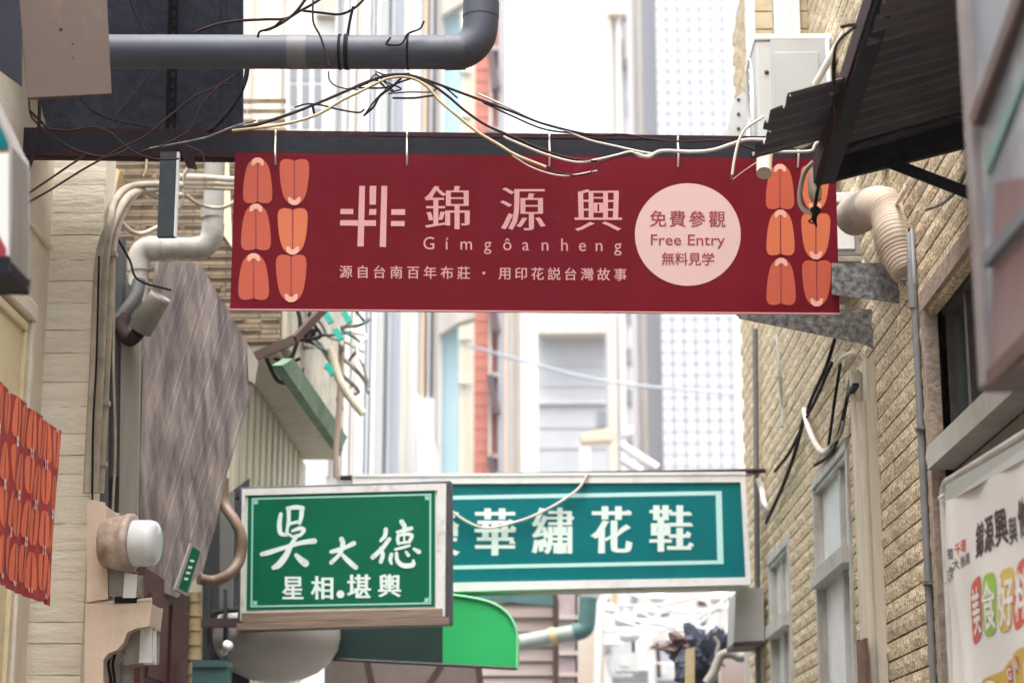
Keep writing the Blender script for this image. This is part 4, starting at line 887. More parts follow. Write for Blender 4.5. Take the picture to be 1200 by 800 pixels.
# ================================================================== NEAR RIGHT SIGN BOARD
XN = .90
def nX(px, py, dx=0): return PXp(px, py, XN+dx)
far = nX(1146, 200).y
rs = thing('side_sign', (XN, far, 2.4), 'large out of focus pale signboard with rusty diagonal bars at the picture edge', 'sign')
zlow = nX(1163, 440).z
pn = mat('pale blue grey enamel', (.22, .25, .30), (.52, .54, .55), 1.8, .35, fac=(.42, .58), grime=(.22, .19, .21), gscale=2)
part('panel', MB().box(XN, 2.6, zlow, XN+.16, far, 4.4), pn, rs, bevel=.006)
n = V((-.012, 0, 0))
def npoly(pts, m, nm, d=.010): part(nm, MB().prism([PXp(x, y, XN-.001) for x, y in pts], (-d, 0, 0)), m, rs)
npoly([(1209, -30), (1220, -30), (1160, 125), (1152, 148), (1147, 138)], mat('dark rust brown bar', (.10, .055, .05), (.16, .10, .09), 5, .6), 'diagonal_bar', .02)
npoly([(1163, 436), (1168, 215), (1215, 205), (1215, 427)], mat('faded red brown enamel', (.17, .115, .125), (.34, .24, .24), 1.6, .35, grime=(.10, .07, .08), gscale=1.5), 'lower_panel', .004)
npoly([(1161, 300), (1163, 314), (1220, 250), (1220, 232)], mat('slate blue steel bar', (.13, .16, .18), (.2, .22, .24), 4, .5), 'diagonal_bar', .02)
npoly([(1157, 188), (1217, 48), (1222, 48), (1160, 204)], mat('pale teal strip', (.16, .30, .29), rough=.4), 'teal_strip', .006)
part('corner_post', MB().box(XN-.02, far-.03, zlow-.02, XN+.02, far+.02, 4.4), mat('dull brown grey edge', (.20, .17, .17), (.30, .27, .27), 4, .5), rs, bevel=.004)
part('bottom_rail', MB().box(XN-.015, 2.6, zlow-.03, XN+.17, far, zlow+.01), mat('dark rust brown bar', (0, 0, 0)), rs, bevel=.004)

# ================================================================== WHITE BANNER ON A PIPE FRAME
vdir = ray(430, 965); vdir.z = 0; vdir.normalize()
YBN = 6.1; KB = YBN/5; bp0 = P(1108, 590, YBN); fbn = Fr(bp0, bp0-vdir*1.0, 0)
bnr = thing('fabric_banner', (bp0.x+.05, bp0.y-.4, 0), 'white printed fabric banner with colourful rounded character blocks on a pipe frame', 'banner')
bw = mat('white banner cloth', (.70, .68, .66), (.76, .74, .72), 3, .6)
uB, zB = -fbn.u, bp0.z; out_ = .0
def bpt(s, t):       # s metres along from the far edge towards the camera, t metres down
    sag = .05*math.sin(min(1, s/.45)*math.pi*.5) if s > 0 else 0
    p = bp0-uB*s - V((0, 0, t+ .0*sag)); wv = .006*math.sin(s*16+t*5)+.004*math.sin(t*13-s*7)+.012*math.exp(-((s-.06-.10*t)/.03)**2)
    return p+fbn.n*wv
part('cloth', MB().sheet(lambda u, v: bpt(u*1.3, v*1.9), 60, 60, th=-fbn.n*.003, smooth=True), bw, bnr)
def drape(mb, off):          # lay flat print on the cloth's folds
    for i, q in enumerate(mb.v):
        d = q-bp0; s = -d.dot(uB); t = -d.z; w_ = (bpt(s, t)-bp0).dot(fbn.n); mb.v[i] = q+fbn.n*(w_-d.dot(fbn.n)+off)
inkd = mat('dark brown ink', (.07, .04, .045), rough=.6); inkg = mat('grey ink', (.17, .15, .16), rough=.6); inkr = mat('brick red ink', (.58, .10, .07), rough=.6)
L1 = LB()
CW = abs(fbn.loc(1165, 620)[0]-fbn.loc(1155, 620)[0])/10      # metres along the cloth per measured unit
tlocal(L1, '錦源興', fbn, [(1147.5, 632), (1160, 624.5), (1172.7, 617)], KB*.092, CW*12.2, 0, .03, .012)
tlocal(L1, '與', fbn, [(1184.3, 621)], KB*.066, CW*9, 0, .02, .01); tlocal(L1, '他們', fbn, [(1197, 606), (1210, 598)], KB*.092, CW*12.2, 0, .03, .012)
drape(L1, .002); part('lettering', L1, inkd, bnr)
for ch, x0, x1, ya, yb, sl, colr in (('美', 1136.5, 1153.5, 677, 751, -14, (.62, .11, .09)), ('食', 1155, 1170, 671, 744, -5, (.30, .50, .09)), ('好', 1171.5, 1186.5, 665, 739, -7, (.62, .46, .13)), ('料', 1187.5, 1206, 654, 735, -12, (.62, .11, .09))):
    mm = mat('ink %s' % (colr,), colr, rough=.6); L1 = LB(); pts = []
    for i in range(32):
        a = i*math.pi/16; cx_, cy_ = math.cos(a), math.sin(a); e = .5
        x = (x0+x1)/2+(x1-x0)/2*math.copysign(abs(cx_)**e, cx_); y = (ya+yb)/2+(yb-ya)/2*math.copysign(abs(cy_)**e, cy_)+sl*((x-x0)/(x1-x0)-.5)
        pts.append((x, y))
    cen = ((x0+x1)/2, (ya+yb)/2)
    vs = [fbn.pt(*cen)]+[fbn.pt(cen[0]+(x-cen[0])*.5, cen[1]+(y-cen[1])*.5) for x, y in pts]+[fbn.pt(*p) for p in pts]
    L1.add(vs, [(0, 1+i, 1+(i+1) % 32) for i in range(32)]+[(1+i, 33+i, 33+(i+1) % 32, 1+(i+1) % 32) for i in range(32)]); drape(L1, .002); bkp = part('print_block', L1, mm, bnr)
    L1 = LB(); tlocal(L1, ch, fbn, [((x0+x1)/2, (ya+yb)/2+2)], KB*.118, CW*14.5, 0, .03, .02); drape(L1, .0035); part('lettering', L1, bw, bkp)
L1 = LB(); tlocal(L1, '獨', fbn, [(1120.5, 649)], KB*.030, CW*5, 0, .01, .01); tlocal(L1, '大推薦', fbn, [(1124.5, 660.5), (1129.5, 657), (1134, 654)], KB*.030, CW*5, 0, .01, .01)
tlocal(L1, '口袋', fbn, [(1115.5, 674), (1121, 671)], KB*.034, CW*5.6, 0, .02, .01); drape(L1, .002); part('lettering', L1, inkg, bnr)
L1 = LB(); tlocal(L1, '千環', fbn, [(1125.3, 643), (1130, 639)], KB*.034, CW*5, 0, .015, .01); drape(L1, .002); part('lettering', L1, inkr, bnr)
yel = mat('mustard ink', (.58, .40, .09), rough=.6)
def blob(pts, m, nm, off=.002, par=bnr):
    pp = catmull([V((x, y, 0)) for x, y in pts+[pts[0]]], 5)[:-1]; cx_ = sum(p.x for p in pp)/len(pp); cy_ = sum(p.y for p in pp)/len(pp); n = len(pp)
    L = MB(); L.add([fbn.pt(cx_, cy_)]+[fbn.pt(p.x, p.y) for p in pp], [(0, 1+i, 1+(i+1) % n) for i in range(n)]); drape(L, off); return part(nm, L, m, par)
b1 = blob([(1150, 830), (1152, 800), (1160, 792), (1172, 786), (1178, 778), (1184, 772), (1182, 790), (1186, 810), (1182, 840)], yel, 'print_block')
b2 = blob([(1188, 790), (1186, 770), (1192, 762), (1204, 758), (1215, 760), (1215, 830), (1190, 840)], yel, 'print_block')
for ch, x, y, p_ in (('G', 1181.5, 789, b1), ('A', 1193, 778, b2)):
    blob([(x-3.2, y+2), (x-2.8, y-7), (x, y-10), (x+3, y-8), (x+3.2, y+2), (x+2, y+9), (x-2, y+10)], inkr, 'letter_ground', .0035, p_)
    L1 = LB(); vs, fs_ = glyph(ch, .03, .02); s, t = fbn.loc(x, y); L1.add([fbn.at(s+(vx-.33)*CW*8, t+(vy-.36)*KB*.036) for vx, vy in vs], fs_); drape(L1, .005); part('lettering', L1, bw, p_)
pw = mat('dull white pipe', (.50, .48, .45), (.60, .58, .55), 5, .45, grime=(.4, .33, .26))
pe = bp0+uB*.022
part('post', MB().cyl(V((pe.x, pe.y, 0)), V((pe.x, pe.y, bp0.z+.015)), .012, 14), pw, bnr)
part('corner_bend', MB().tube([V((pe.x, pe.y, bp0.z+.0)), V((pe.x, pe.y, bp0.z+.03)), pe-uB*.02+V((0, 0, .055)), pe-uB*.06+V((0, 0, .066))], .012, 14), pw, bnr)
part('top_pipe', MB().cyl(pe-uB*.05+V((0, 0, .064)), pe-uB*1.4+V((0, 0, .075)), .011, 14), pw, bnr)
part('top_hem', MB().hexa([bpt(0, 0)+fbn.n*.004, bpt(1.3, 0)+fbn.n*.004, bpt(1.3, -.05), bpt(.05, -.05)], [bpt(0, 0)-fbn.n*.002, bpt(1.3, 0)-fbn.n*.002, bpt(1.3, -.05)-fbn.n*.004, bpt(.05, -.05)-fbn.n*.004]), mat('clear plastic hem', (.52, .53, .52), rough=.3), bnr)
part('cable_tie', MB().tube([pe+V((.01, 0, .02)), pe+V((.0, -.02, .03)), pe+V((-.02, -.03, .015))], .004, 6), whitep, bnr)
for zz in (.0,): part('pipe_joint', MB().cyl(V((pe.x, pe.y, P(1105, 683, YBN).z)), V((pe.x, pe.y, P(1105, 682, YBN).z+.001)), .0128, 14), mat('tan tape', (.4, .28, .15)), bnr)
# ================================================================== CABLES
def wires(name, label, specs, loc, cat='cables'):
    t = thing(name, loc, label, cat)
    for pts, r, m in specs: part('cable', MB().tube([P(*p) for p in pts], r, 6, 6), m, t)
    return t
Yw = 7.8
W_ = lambda *pts, y=Yw: [(x, yy, y) for x, yy in pts]
wires('tangled_cables', 'brown and yellow cables looping up to the drain pipe above the banner', [
    (W_((270, 152), (300, 147), (340, 134), (370, 122), (405, 107), (430, 96), (455, 88), (478, 88), (500, 94), (530, 105), (565, 118), (600, 131), (640, 146), (690, 158), (720, 158)), .0055, cablebr),
    (W_((275, 151), (310, 143), (355, 128), (385, 116), (420, 101), (450, 90), (482, 90), (505, 99), (525, 113), (545, 130), (570, 147), (600, 160), (640, 177), (670, 186), (700, 189)), .0055, cablebr),
    (W_((272, 153), (310, 149), (345, 143), (375, 133), (400, 118), (425, 106), (455, 92), (480, 91), (500, 101), (515, 118), (535, 135), (560, 155), (585, 170), (605, 182), (640, 196)), .0062, cabley),
    (W_((345, 126), (360, 122), (375, 123), (395, 128), (420, 132), (427, 128)), .004, cablebr),
    (W_((410, 104), (425, 100), (440, 94), (452, 104), (445, 112), (436, 122), (428, 134)), .004, cablebr),
    (W_((470, 92), (458, 103), (445, 113), (438, 125), (426, 136)), .005, cable),
    (W_((430, 99), (440, 88), (452, 98), (462, 108), (448, 100), (440, 90)), .003, cable),
    (W_((420, 103), (450, 103), (470, 96), (488, 90)), .004, cable), (W_((440, 86), (452, 96), (470, 104), (458, 108)), .0035, cablebr),
    (W_((460, 115), (485, 115), (500, 113), (510, 112)), .0045, cablebr), (W_((455, 110), (480, 108), (505, 108), (512, 103)), .003, cablebr),
    (W_((487, 93), (500, 96), (520, 102), (536, 115)), .0035, cable), (W_((385, 84), (386, 93), (392, 100), (405, 104), (420, 105)), .003, cablebr),
    (W_((366, 122), (368, 133)), .006, cable), (W_((440, 84), (452, 88), (462, 87), (480, 86)), .003, cable),
], P(460, 130, Yw))
wires('twisted_wires', 'pale twisted wires sagging in front of the top edge of the banner', [
    (W_((560, 110), (600, 128), (630, 142), (660, 152), (690, 164), (720, 171), (752, 178), (765, 180)), .0042, cablew),
    (W_((566, 120), (600, 136), (640, 152), (690, 157), (735, 158), (762, 163), (800, 166), (850, 165), (885, 176)), .004, cablebr),
    (W_((590, 160), (605, 167), (640, 181), (675, 190), (700, 187), (722, 182), (740, 178), (752, 184), (765, 180), (780, 177)), .0052, cablew),
    (W_((745, 180), (760, 184), (775, 177), (810, 178), (835, 176), (860, 168), (875, 164), (900, 164), (960, 163)), .0075, cablew),
    (W_((640, 196), (665, 205), (690, 203), (705, 190), (745, 178)), .0035, cablebr),
    (W_((600, 182), (625, 197), (660, 206), (700, 200)), .003, cablew),
], P(680, 205, Yw))
wires('white_hanging_wire', 'white wire with a dark tip drooping over the banner near the entry circle', [
    (W_((895, 137), (875, 150), (866, 165), (861, 185), (858, 205), y=7.7), .006, cablew), (W_((858, 204), (857.5, 211), y=7.7), .005, brown), (W_((859, 210), (872, 200), (887, 190), y=7.75), .0015, cablew)], P(858, 211, 7.7))
wires('awning_cables', 'off white cables coiled behind the bent beige pipe under the rusty awning', [
    (W_((918, 150), (924, 165), (936, 172), (950, 165), (960, 158), (975, 152), (1000, 148), (1008, 143), y=7.55), .011, cablew), (W_((905, 178), (925, 178), (950, 177), (955, 170), (962, 160), y=7.6), .006, cablew),
    (W_((935, 168), (928, 158), (935, 150), (945, 155), y=7.7), .005, cable), (W_((935, 165), (940, 150), (952, 140), y=7.9), .004, cablew), (W_((960, 170), (975, 155), (1000, 150), (1010, 142), y=7.35), .012, cabley)], P(935, 180, 7.6))
wires('dark_roof_wires', 'dark wires draped from the upper left awning down to the beam', [
    (W_((150, -5), (160, 18), (173, 40), y=7.5), .005, cable), (W_((228, 38), (250, 30), (275, 25), (310, 23), (335, 22), (350, 14), (368, 4), (385, -8), y=7.3), .0055, cablebr),
    (W_((310, 36), (325, 30), (345, 16), (362, -6), y=7.25), .006, cablebr), (W_((355, 13), (375, 15), (398, 17), (415, 10), (430, -4), y=7.25), .005, cable), (W_((367, -5), (367, 25), (375, 42), (381, 60), (386, 78), y=7.08), .004, cablebr),
    (W_((414, 8), (410, 25), (407, 42), y=7.2), .006, cable), (W_((302, 44), (305, 37), (318, 34), (330, 24), y=7.1), .005, cable), (W_((452, 52), (458, 44), (453, 52), (470, 52), (478, 40), (492, 34), (497, 25), y=7.12), .004, cable)], P(300, 40, 7.2))
wires('dark_beam_cables', 'black cables hanging loosely over the left part of the steel beam', [
    (W_((290, 78), (288, 92), (282, 108), (270, 128), (252, 148), (243, 154)), .011, cable), (W_((92, 112), (105, 127), (130, 140), (165, 147), (178, 150)), .004, cable), (W_((34, 118), (36, 135), (45, 146), (60, 160), (80, 172), (100, 180), (125, 184), (145, 178), (150, 174)), .005, cablebr),
    (W_((46, 112), (46, 140), (43, 165), (38, 185), (32, 202)), .008, cable), (W_((35, 130), (50, 145), (60, 158), (75, 168)), .006, cable), (W_((182, 78), (165, 100), (145, 125), (125, 150)), .004, cablebr), (W_((278, 86), (255, 102), (235, 125), (225, 148), (215, 158), (190, 171), (165, 178)), .0045, cablebr),
    (W_((267, 98), (230, 112), (200, 135), (170, 160), (145, 172), (120, 186), (95, 200), (60, 222), (28, 240)), .0045, cablebr), (W_((103, 180), (80, 195), (55, 212), (28, 230)), .0045, cablebr),
    (W_((50, 150), (80, 153), (110, 149), (130, 156), (145, 170), (165, 182), (190, 187), (210, 186)), .004, cablebr), (W_((300, 141), (270, 150), (245, 160), (220, 166), (175, 174)), .004, galv), (W_((215, 170), (235, 178), (240, 190)), .003, cablebr),
    (W_((172, 187), (171, 200), (168, 207)), .006, cabley)], P(150, 188, Yw))
# tangle under the left end of the banner
rt = random.Random(21)
tg = thing('knotted_cables', P(385, 450, 13), 'knot of black, white and teal cables under the left end of the banner', 'cables')
for k in range(16):
    m = [cable, cablew, cablebr, pvcpale, teald, cablew][k % 6]; x, y = rt.uniform(340, 425), rt.uniform(355, 390); pts = []
    for j in range(7): pts.append(P(x, y, 13+rt.uniform(-.4, .6))); x += rt.uniform(-24, 22); y += rt.uniform(-4, 22); x = min(max(x, 330), 432)
    part('cable', MB().tube(pts, rt.uniform(.008, .02), 6), m, tg)
tl = mat('bright teal plastic', (.02, .42, .32), rough=.4)
for x, y, a in ((384, 372, .6), (396, 392, .8), (386, 433, .2), (406, 372, 2)): part('teal_clip', MB().bar(P(x-3, y-6, 12.6), P(x+4, y+6, 12.6), .05, .04), tl, tg)
part('cable', MB().tube([P(388, 408, 12.6), P(396, 440, 12.6), (P(408, 462, 12.6)), P(426, 485, 12.6)], .028, 8), mat('cream hose', (.6, .56, .44), (.5, .45, .35), 6, .6), tg)
part('cable', MB().tube([P(312, 420, 12.2), P(325, 445, 12.2), P(338, 446, 12.2), P(340, 425, 12.2), P(346, 408, 12.2), P(352, 380, 12.2), P(345, 350, 12.3)], .014, 7), cable, tg)
part('cable', MB().tube([P(352, 420, 12.2), P(335, 425, 12.2), P(320, 415, 12.2), P(345, 400, 12.2), P(375, 395, 12.2), P(368, 380, 12.2)], .012, 7), cable, tg)
part('cable', MB().tube([P(400, 400, 13), P(398, 470, 13), P(394, 520, 13), P(394, 560, 13)], .02, 7), mat('pinkish pipe', (.5, .38, .32)), tg)
# cables on the right wall
rw = thing('wall_cables', PXp(905, 600, XR-.04), 'dark cables and a white loop strung along the tan tiles above the far windows', 'cables')
def RX(*pts): return [PXp(x, y, XR-.04-.01*(i % 2)) for i, (x, y) in enumerate(pts)]
for pts, r, m in ((RX((978, 398), (968, 430), (950, 470), (946, 485)), .010, cable), (RX((975, 425), (955, 470), (940, 500), (925, 530), (908, 552)), .009, cable), (RX((942, 490), (930, 535), (915, 575), (898, 612)), .012, cablebr),
                  (RX((910, 392), (913, 430), (916, 470), (917, 500)), .010, pvcpale), (RX((985, 425), (978, 470), (974, 500), (970, 528)), .008, cable), (RX((996, 452), (985, 500), (975, 530), (955, 545)), .009, cablebr), (RX((1003, 412), (988, 418), (980, 430)), .011, cablew),
                  (RX((942, 480), (948, 502), (957, 522), (966, 530), (974, 524)), .017, cablew), (RX((966, 530), (985, 508), (990, 480), (997, 440)), .01, pvcpale), (RX((1135, 195), (1122, 222), (1105, 238), (1085, 246)), .006, galv), (RX((1062, 215), (1058, 228), (1050, 240)), .009, cablew)):
    part('cable', MB().tube(pts, r, 7), m, rw)
solo('thin_wall_pipe', MB().cyl(PXp(885, 385, XR-.05), PXp(889, 860, XR-.05), .02, 10), greyp, 'thin grey pipe standing at the far end of the tan tiles', 'pipe')
lw = thing('white_wall_lamp', PXp(905, 600, XR-.1), 'small white curved lamp fitting beside the end of the teal sign', 'lamp')
part('arm', MB().tube([P(888, 560, 13.0), P(893, 575, 13.0), P(896, 590, 12.9), P(903, 598, 12.9), P(914, 596, 12.9)], .02, 8), whitep, lw)
part('fitting', MB().lathe(P(906, 606, 12.95), (0, 0, 1), [(0, 0), (0, .06), (.06, .06), (.07, .04), (.07, 0)], 14), acm, lw)
gb = thing('grey_sign_box', P(878, 756, 12.6), 'blank grey box sign hanging on the right below the teal sign', 'sign')
part('casing', MB().prism([P(x, y, 13.1) for x, y in [(864, 690), (893, 690), (894, 750), (862, 752)]], (0, .5, 0)), mat('plain grey enamel', (.40, .40, .41), (.45, .45, .45), 3, .5), gb, bevel=.01)
part('bottom_bracket', MB().prism([P(x, y, 13.08) for x, y in [(860, 752), (895, 750), (895, 755), (860, 757)]], (0, .5, 0)), brown, gb)

# ================================================================== FAR BUILDINGS
def farbox(par, m, Y, px0, px1, ptop, pbot=1000, depth=6, name='wall', zt_=None):
    z1 = zt_ if zt_ is not None else zof(600, ptop, Y); z0 = max(0, zof(600, pbot, Y)) if pbot < 960 else 0
    return part(name, MB().box(xof(px0, Y), Y, z0, xof(px1, Y), Y+depth, z1), m, par)
def fb(name, label, Y, px0, px1, ptop, m, depth=6):
    t = thing(name, (xof((px0+px1)/2, Y), Y, 0), label, 'building', 'buildings far down the alley'); farbox(t, m, Y, px0, px1, ptop, depth=depth); return t
def band(par, Y, x0, x1, y0, y1, m, name, d=.1, dz=0):
    ym = 450 if y1-y0 > 300 else (y0+y1)/2; Yq_ = Y-dz; a, c = P(x0, ym, Yq_).x, P(x1, ym, Yq_).x; z0, z1 = P(x0, y1, Yq_).z, P(x0, y0, Yq_).z
    part(name, MB().box(a, Yq_-d, z0, c, Yq_, z1), m, par)
wc = mat('white far plaster', (.60, .60, .58), (.68, .68, .66), 1.2, .8, stretch=(3, 3, .3), grime=(.56, .54, .5), gscale=1.5)
cc = mat('cream far plaster', (.66, .58, .44), (.72, .65, .52), 1, .8, stretch=(3, 3, .3)); gg = mat('grey far plaster', (.48, .48, .50), (.56, .56, .58), 1, .8, stretch=(3, 3, .3)); bgr = mat('blue grey far metal', (.36, .39, .44), (.44, .46, .50), 1, .6, stretch=(3, 3, .3))
lbv = mat('light blue far plaster', (.38, .54, .59), (.43, .58, .62), 1, .8); rdp = mat('salmon red far tile', (.54, .20, .155), (.58, .24, .18), 1, .7); tp = mat('taupe far plaster', (.46, .42, .38), (.56, .52, .48), 1, .8, stretch=(3, 3, .3)); brc = mat('stained far concrete', (.36, .32, .28), (.60, .58, .54), 2, .8, stretch=(3, 3, .4), fac=(.3, .7))
gray2 = mat('pale grey window glass', (.22, .23, .25), rough=.25)
# white building with grid window
f1 = fb('far_building', 'white building with a grid window above the left of the beam', 21, -500, 441, -330, wc, .9)
for wy0, wy1 in ((-160, -60), (84, 154), (250, 330)):
    fr_o = part('window', MB().prism([P(x, y, 20.97) for x, y in ((334, wy1+4), (383, wy1+4), (383, wy0-8), (334, wy0-8))], (0, .02, 0)), whitep, f1)
    for i in range(3):
        for j in range(3):
            x0 = 339.5+14.2*i; h = (wy1-wy0)/3; y0 = wy0-(12 if wy0 == 84 else 0)+j*(h+4); part('pane', MB().prism([P(x, y, 20.955) for x, y in ((x0, y0+h), (x0+9, y0+h), (x0+9, y0), (x0, y0))], (0, .01, 0)), gray2, fr_o)
band(f1, 21, 300, 333, -100, 160, cc, 'cream_bay', .15); band(f1, 21, 283, 300, -60, 160, brc, 'stained_pipe_chase', .2); band(f1, 21, 385, 388, -100, 560, gg, 'downpipe', .12)
for x0, x1, m in ((396, 402, gg), (404, 411, wc), (413, 417, tp), (418, 428, whitep), (430, 434, bgr), (436, 440, wc)): band(f1, 21, x0, x1, -100, 560, m, 'downpipe', .15)
band(f1, 21, 372, 398, -40, 22, brc, 'concrete_bay', .1)  # small bay in the stained concrete colour
f2 = fb('far_building', 'blue grey sliver of building beyond the white grid windowed one', 26, 300, 463, -330, bgr, .9); band(f2, 26, 446, 449, -100, 560, wc, 'downpipe', .15); band(f2, 26, 455, 457, -100, 560, gg, 'downpipe', .15)
f3 = fb('far_building', 'bright white narrow building with a torn white tarpaulin', 31, 300, 487, -330, wc, .9); band(f3, 31, 474, 475.5, -100, 560, cc, 'seam', .1)
part('torn_tarpaulin', MB().prism([P(x, y, 30.5) for x, y in ((486, 458), (493, 466), (500, 488), (507, 505), (512, 535), (513, 562), (496, 562), (490, 520))], (0, .1, 0)), whitep, f3)
f4 = fb('far_building', 'taupe building with brown drain pipes between white and light blue walls', 37, 300, 511, -330, tp, 1)
for x0, x1, m in ((489, 491.5, cc), (493, 497, mat('tan far pipe', (.62, .47, .34))), (501.5, 504, gg), (505, 507, dm)): band(f4, 37, x0, x1, -100, 560, m, 'downpipe', .2)
band(f4, 37, 487, 509, 470, 560, wc, 'white_lower_wall', .3)
f5 = fb('far_building', 'light blue edged building with a dark eave high up', 43, 300, 536, -330, lbv, 1); band(f5, 43, 510, 518, -100, 560, wc, 'white_corner', .1)
part('eave', MB().prism([P(x, y, 42.6) for x, y in ((512, 365), (552, 340), (556, 372), (536, 378), (518, 390), (512, 390))], (0, .4, 0)), tp, f5)
part('eave', MB().prism([P(x, y, 42.6) for x, y in ((509, -20), (546, -20), (545, 2), (518, 18), (510, 14))], (0, .4, 0)), tp, f5)
f6 = fb('far_building', 'cream narrow building beside the salmon red tiled one', 50, 300, 554, -330, cc, 1); band(f6, 50, 548, 549, -100, 560, wc, 'seam', .1)
for k in range(10): band(f6, 50, 537, 553, 52*k-20, 52*k-18, wc, 'string_course', .08)
f7 = fb('far_building', 'salmon red tiled building deep in the alley', 57, 300, 591, -330, rdp, 1)
for k in range(46): band(f7, 57, 554.5, 571.5, 14*k-60, 14*k-59, mat('pale red joint', (.66, .30, .24)), 'tile_joint', .02)
band(f7, 57, 572.5, 576, -100, 560, wc, 'white_corner', .2)
for k in range(6): part('stair_flight', MB().bar(P(574, 60+k*95, 56.6), P(583, 105+k*95, 56.6), .3, .2), mat('dark stair steel', (.12, .08, .09)), f7); band(f7, 57, 576, 584, 60+k*95, 64+k*95, brc, 'stair_landing', .4)
band(f7, 57, 584, 590.5, -100, 560, bgr, 'blue_grey_pipe', .4)
f8 = fb('far_building', 'beige building with long drain pipe at the narrow end of the alley', 72, 400, 611, 235, mat('beige far plaster', (.66, .62, .54), (.74, .7, .62), 1, .8), 1.5)
for x0, x1, m in ((595, 596.5, tp), (598, 600, whitep), (604, 605.5, tp)): band(f8, 72, x0, x1, 235, 560, m, 'downpipe', .2)
f9 = fb('far_building', 'very bright white wall beside the pale grey end building', 84, 500, 630, 245, whitep, 1.5)
f10 = fb('far_building', 'pale grey end building with a cream parapet closing the alley', 100, 560, 716, 262, mat('pale grey end wall', (.42, .43, .45), (.48, .49, .50), .6, .8), 10)
band(f10, 100, 630, 722, 365, 396, cc, 'cream_balcony', 1.2); band(f10, 100, 640, 697, 368, 390, wc, 'white_panel', .1, 1.3); band(f10, 100, 630, 716, 470, 474, gg, 'string_course', .2)
for k in range(6): band(f10, 100, 632, 712, 404+24*k, 405+24*k, gg, 'panel_joint', .06)
band(f10, 100, 700, 712, 482, 500, gray2, 'window', .2)
f11 = fb('far_building', 'grey tower with a brown corner box high beside the open sky', 88, 712, 790, 12, gg, 2)
band(f11, 88, 712, 735, 8, 22, cc, 'parapet', .6); band(f11, 88, 731, 751, 46, 82, mat('brown grey box', (.36, .31, .30)), 'corner_box', 1.5); band(f11, 88, 727, 733, 20, 560, wc, 'white_pilaster', .3); band(f11, 88, 714, 722, 24, 560, cc, 'stained_pilaster', .2); band(f11, 88, 753, 756, -50, 560, dm, 'downpipe', .3)
for k in range(9): band(f11, 88, 735, 752, 120+48*k, 138+48*k, gray2, 'window', .1)
f12 = fb('far_building', 'whitish slim building directly left of the white gridded tower', 70, 744, 792, -330, wc, 2)
for x0, x1, m in ((746, 749, gg), (757, 760, cc), (768, 770, gg)): band(f12, 70, x0, x1, -100, 560, m, 'pilaster', .2)
# gridded tower, every large tile a piece
YT = 60; tw = thing('tiled_tower', (xof(820, YT), YT, 0), 'white tower clad in a grid of large square tiles', 'building', 'buildings far down the alley')
tx0, tx1, tzt = xof(775, YT), xof(873, YT), zof(820, -330, YT)
part('wall', MB().box(tx0, YT, 0, tx1, YT+8, tzt), mat('grey tower joint', (.20, .21, .24)), tw)
tile = MB().box(-.155, -.06, .005, .155, -.002, .325).mesh('tile', (0, 0, 0), mat('white tower tile', (.54, .57, .60), (.60, .63, .65), .5, .35))
nx = 7; rest = MB(); cnt = 0; ph = .355
for i in range(nx):
    for j in range(52):
        x = tx0+.19+i*.355; z = zof(820, 560, YT)+.01+j*ph
        if cnt < 300 and (j > 26 or j < 17): o = bpy.data.objects.new('tile', tile); C.objects.link(o); o.parent = tw; o.location = V((x, YT, z))-tw.location; cnt += 1
        else: rest.box(x-.155, YT-.06, z+.005, x+.155, YT-.002, z+.325)
part('tiles', rest, tile.materials[0], tw, kind='stuff')
band(tw, YT, 872, 874, -100, 560, wc, 'corner_trim', .1)
f13 = fb('far_building', 'pale building at the right just beyond the tan tiled wall', 30, 863, 1100, -330, mat('speckled pale plaster', (.66, .64, .58), (.74, .72, .68), 3, .85, bump=.3), .4)
band(f13, 30, 874, 876.5, -100, 560, bgr, 'downpipe', .1)
# tube lamps and small sign brackets above the teal sign
for lab, pts in (('upper white tube lamp leaning above the teal sign', [(727, 521), (770, 548)]), ('lower white tube lamp leaning above the teal sign', [(728, 538), (752, 552)])):
    solo('tube_lamp', MB().cyl(P(*pts[0], 24), P(*pts[1], 24), .055, 10), whitep, lab, 'lamp')
solo('small_canopy', MB().prism([P(x, y, 60) for x, y in ((680, 508), (716, 500), (722, 505), (718, 514), (682, 516))], (0, 1, 0)), cc, 'small cream canopy low on the grey end building', 'canopy')
solo('stacked_canopy', MB().prism([P(x, y, 80) for x, y in ((728, 500), (760, 494), (762, 504), (730, 510))], (0, 1, 0)), whitep, 'white ledge beside the tube lamps', 'ledge')
solo('white_pillar', MB().prism([P(x, y, 80) for x, y in ((680, 514), (692, 514), (692, 560), (680, 560))], (0, 1, 0)), whitep, 'short white pillar under the small cream canopy', 'pillar')
solo('overhead_wire', MB().tube([P(550, 405, 45), P(620, 425, 45), P(700, 445, 45), P(780, 455, 45), P(870, 462, 45)], .035, 5), bgr, 'faint grey wire crossing in front of the far buildings', 'wire')

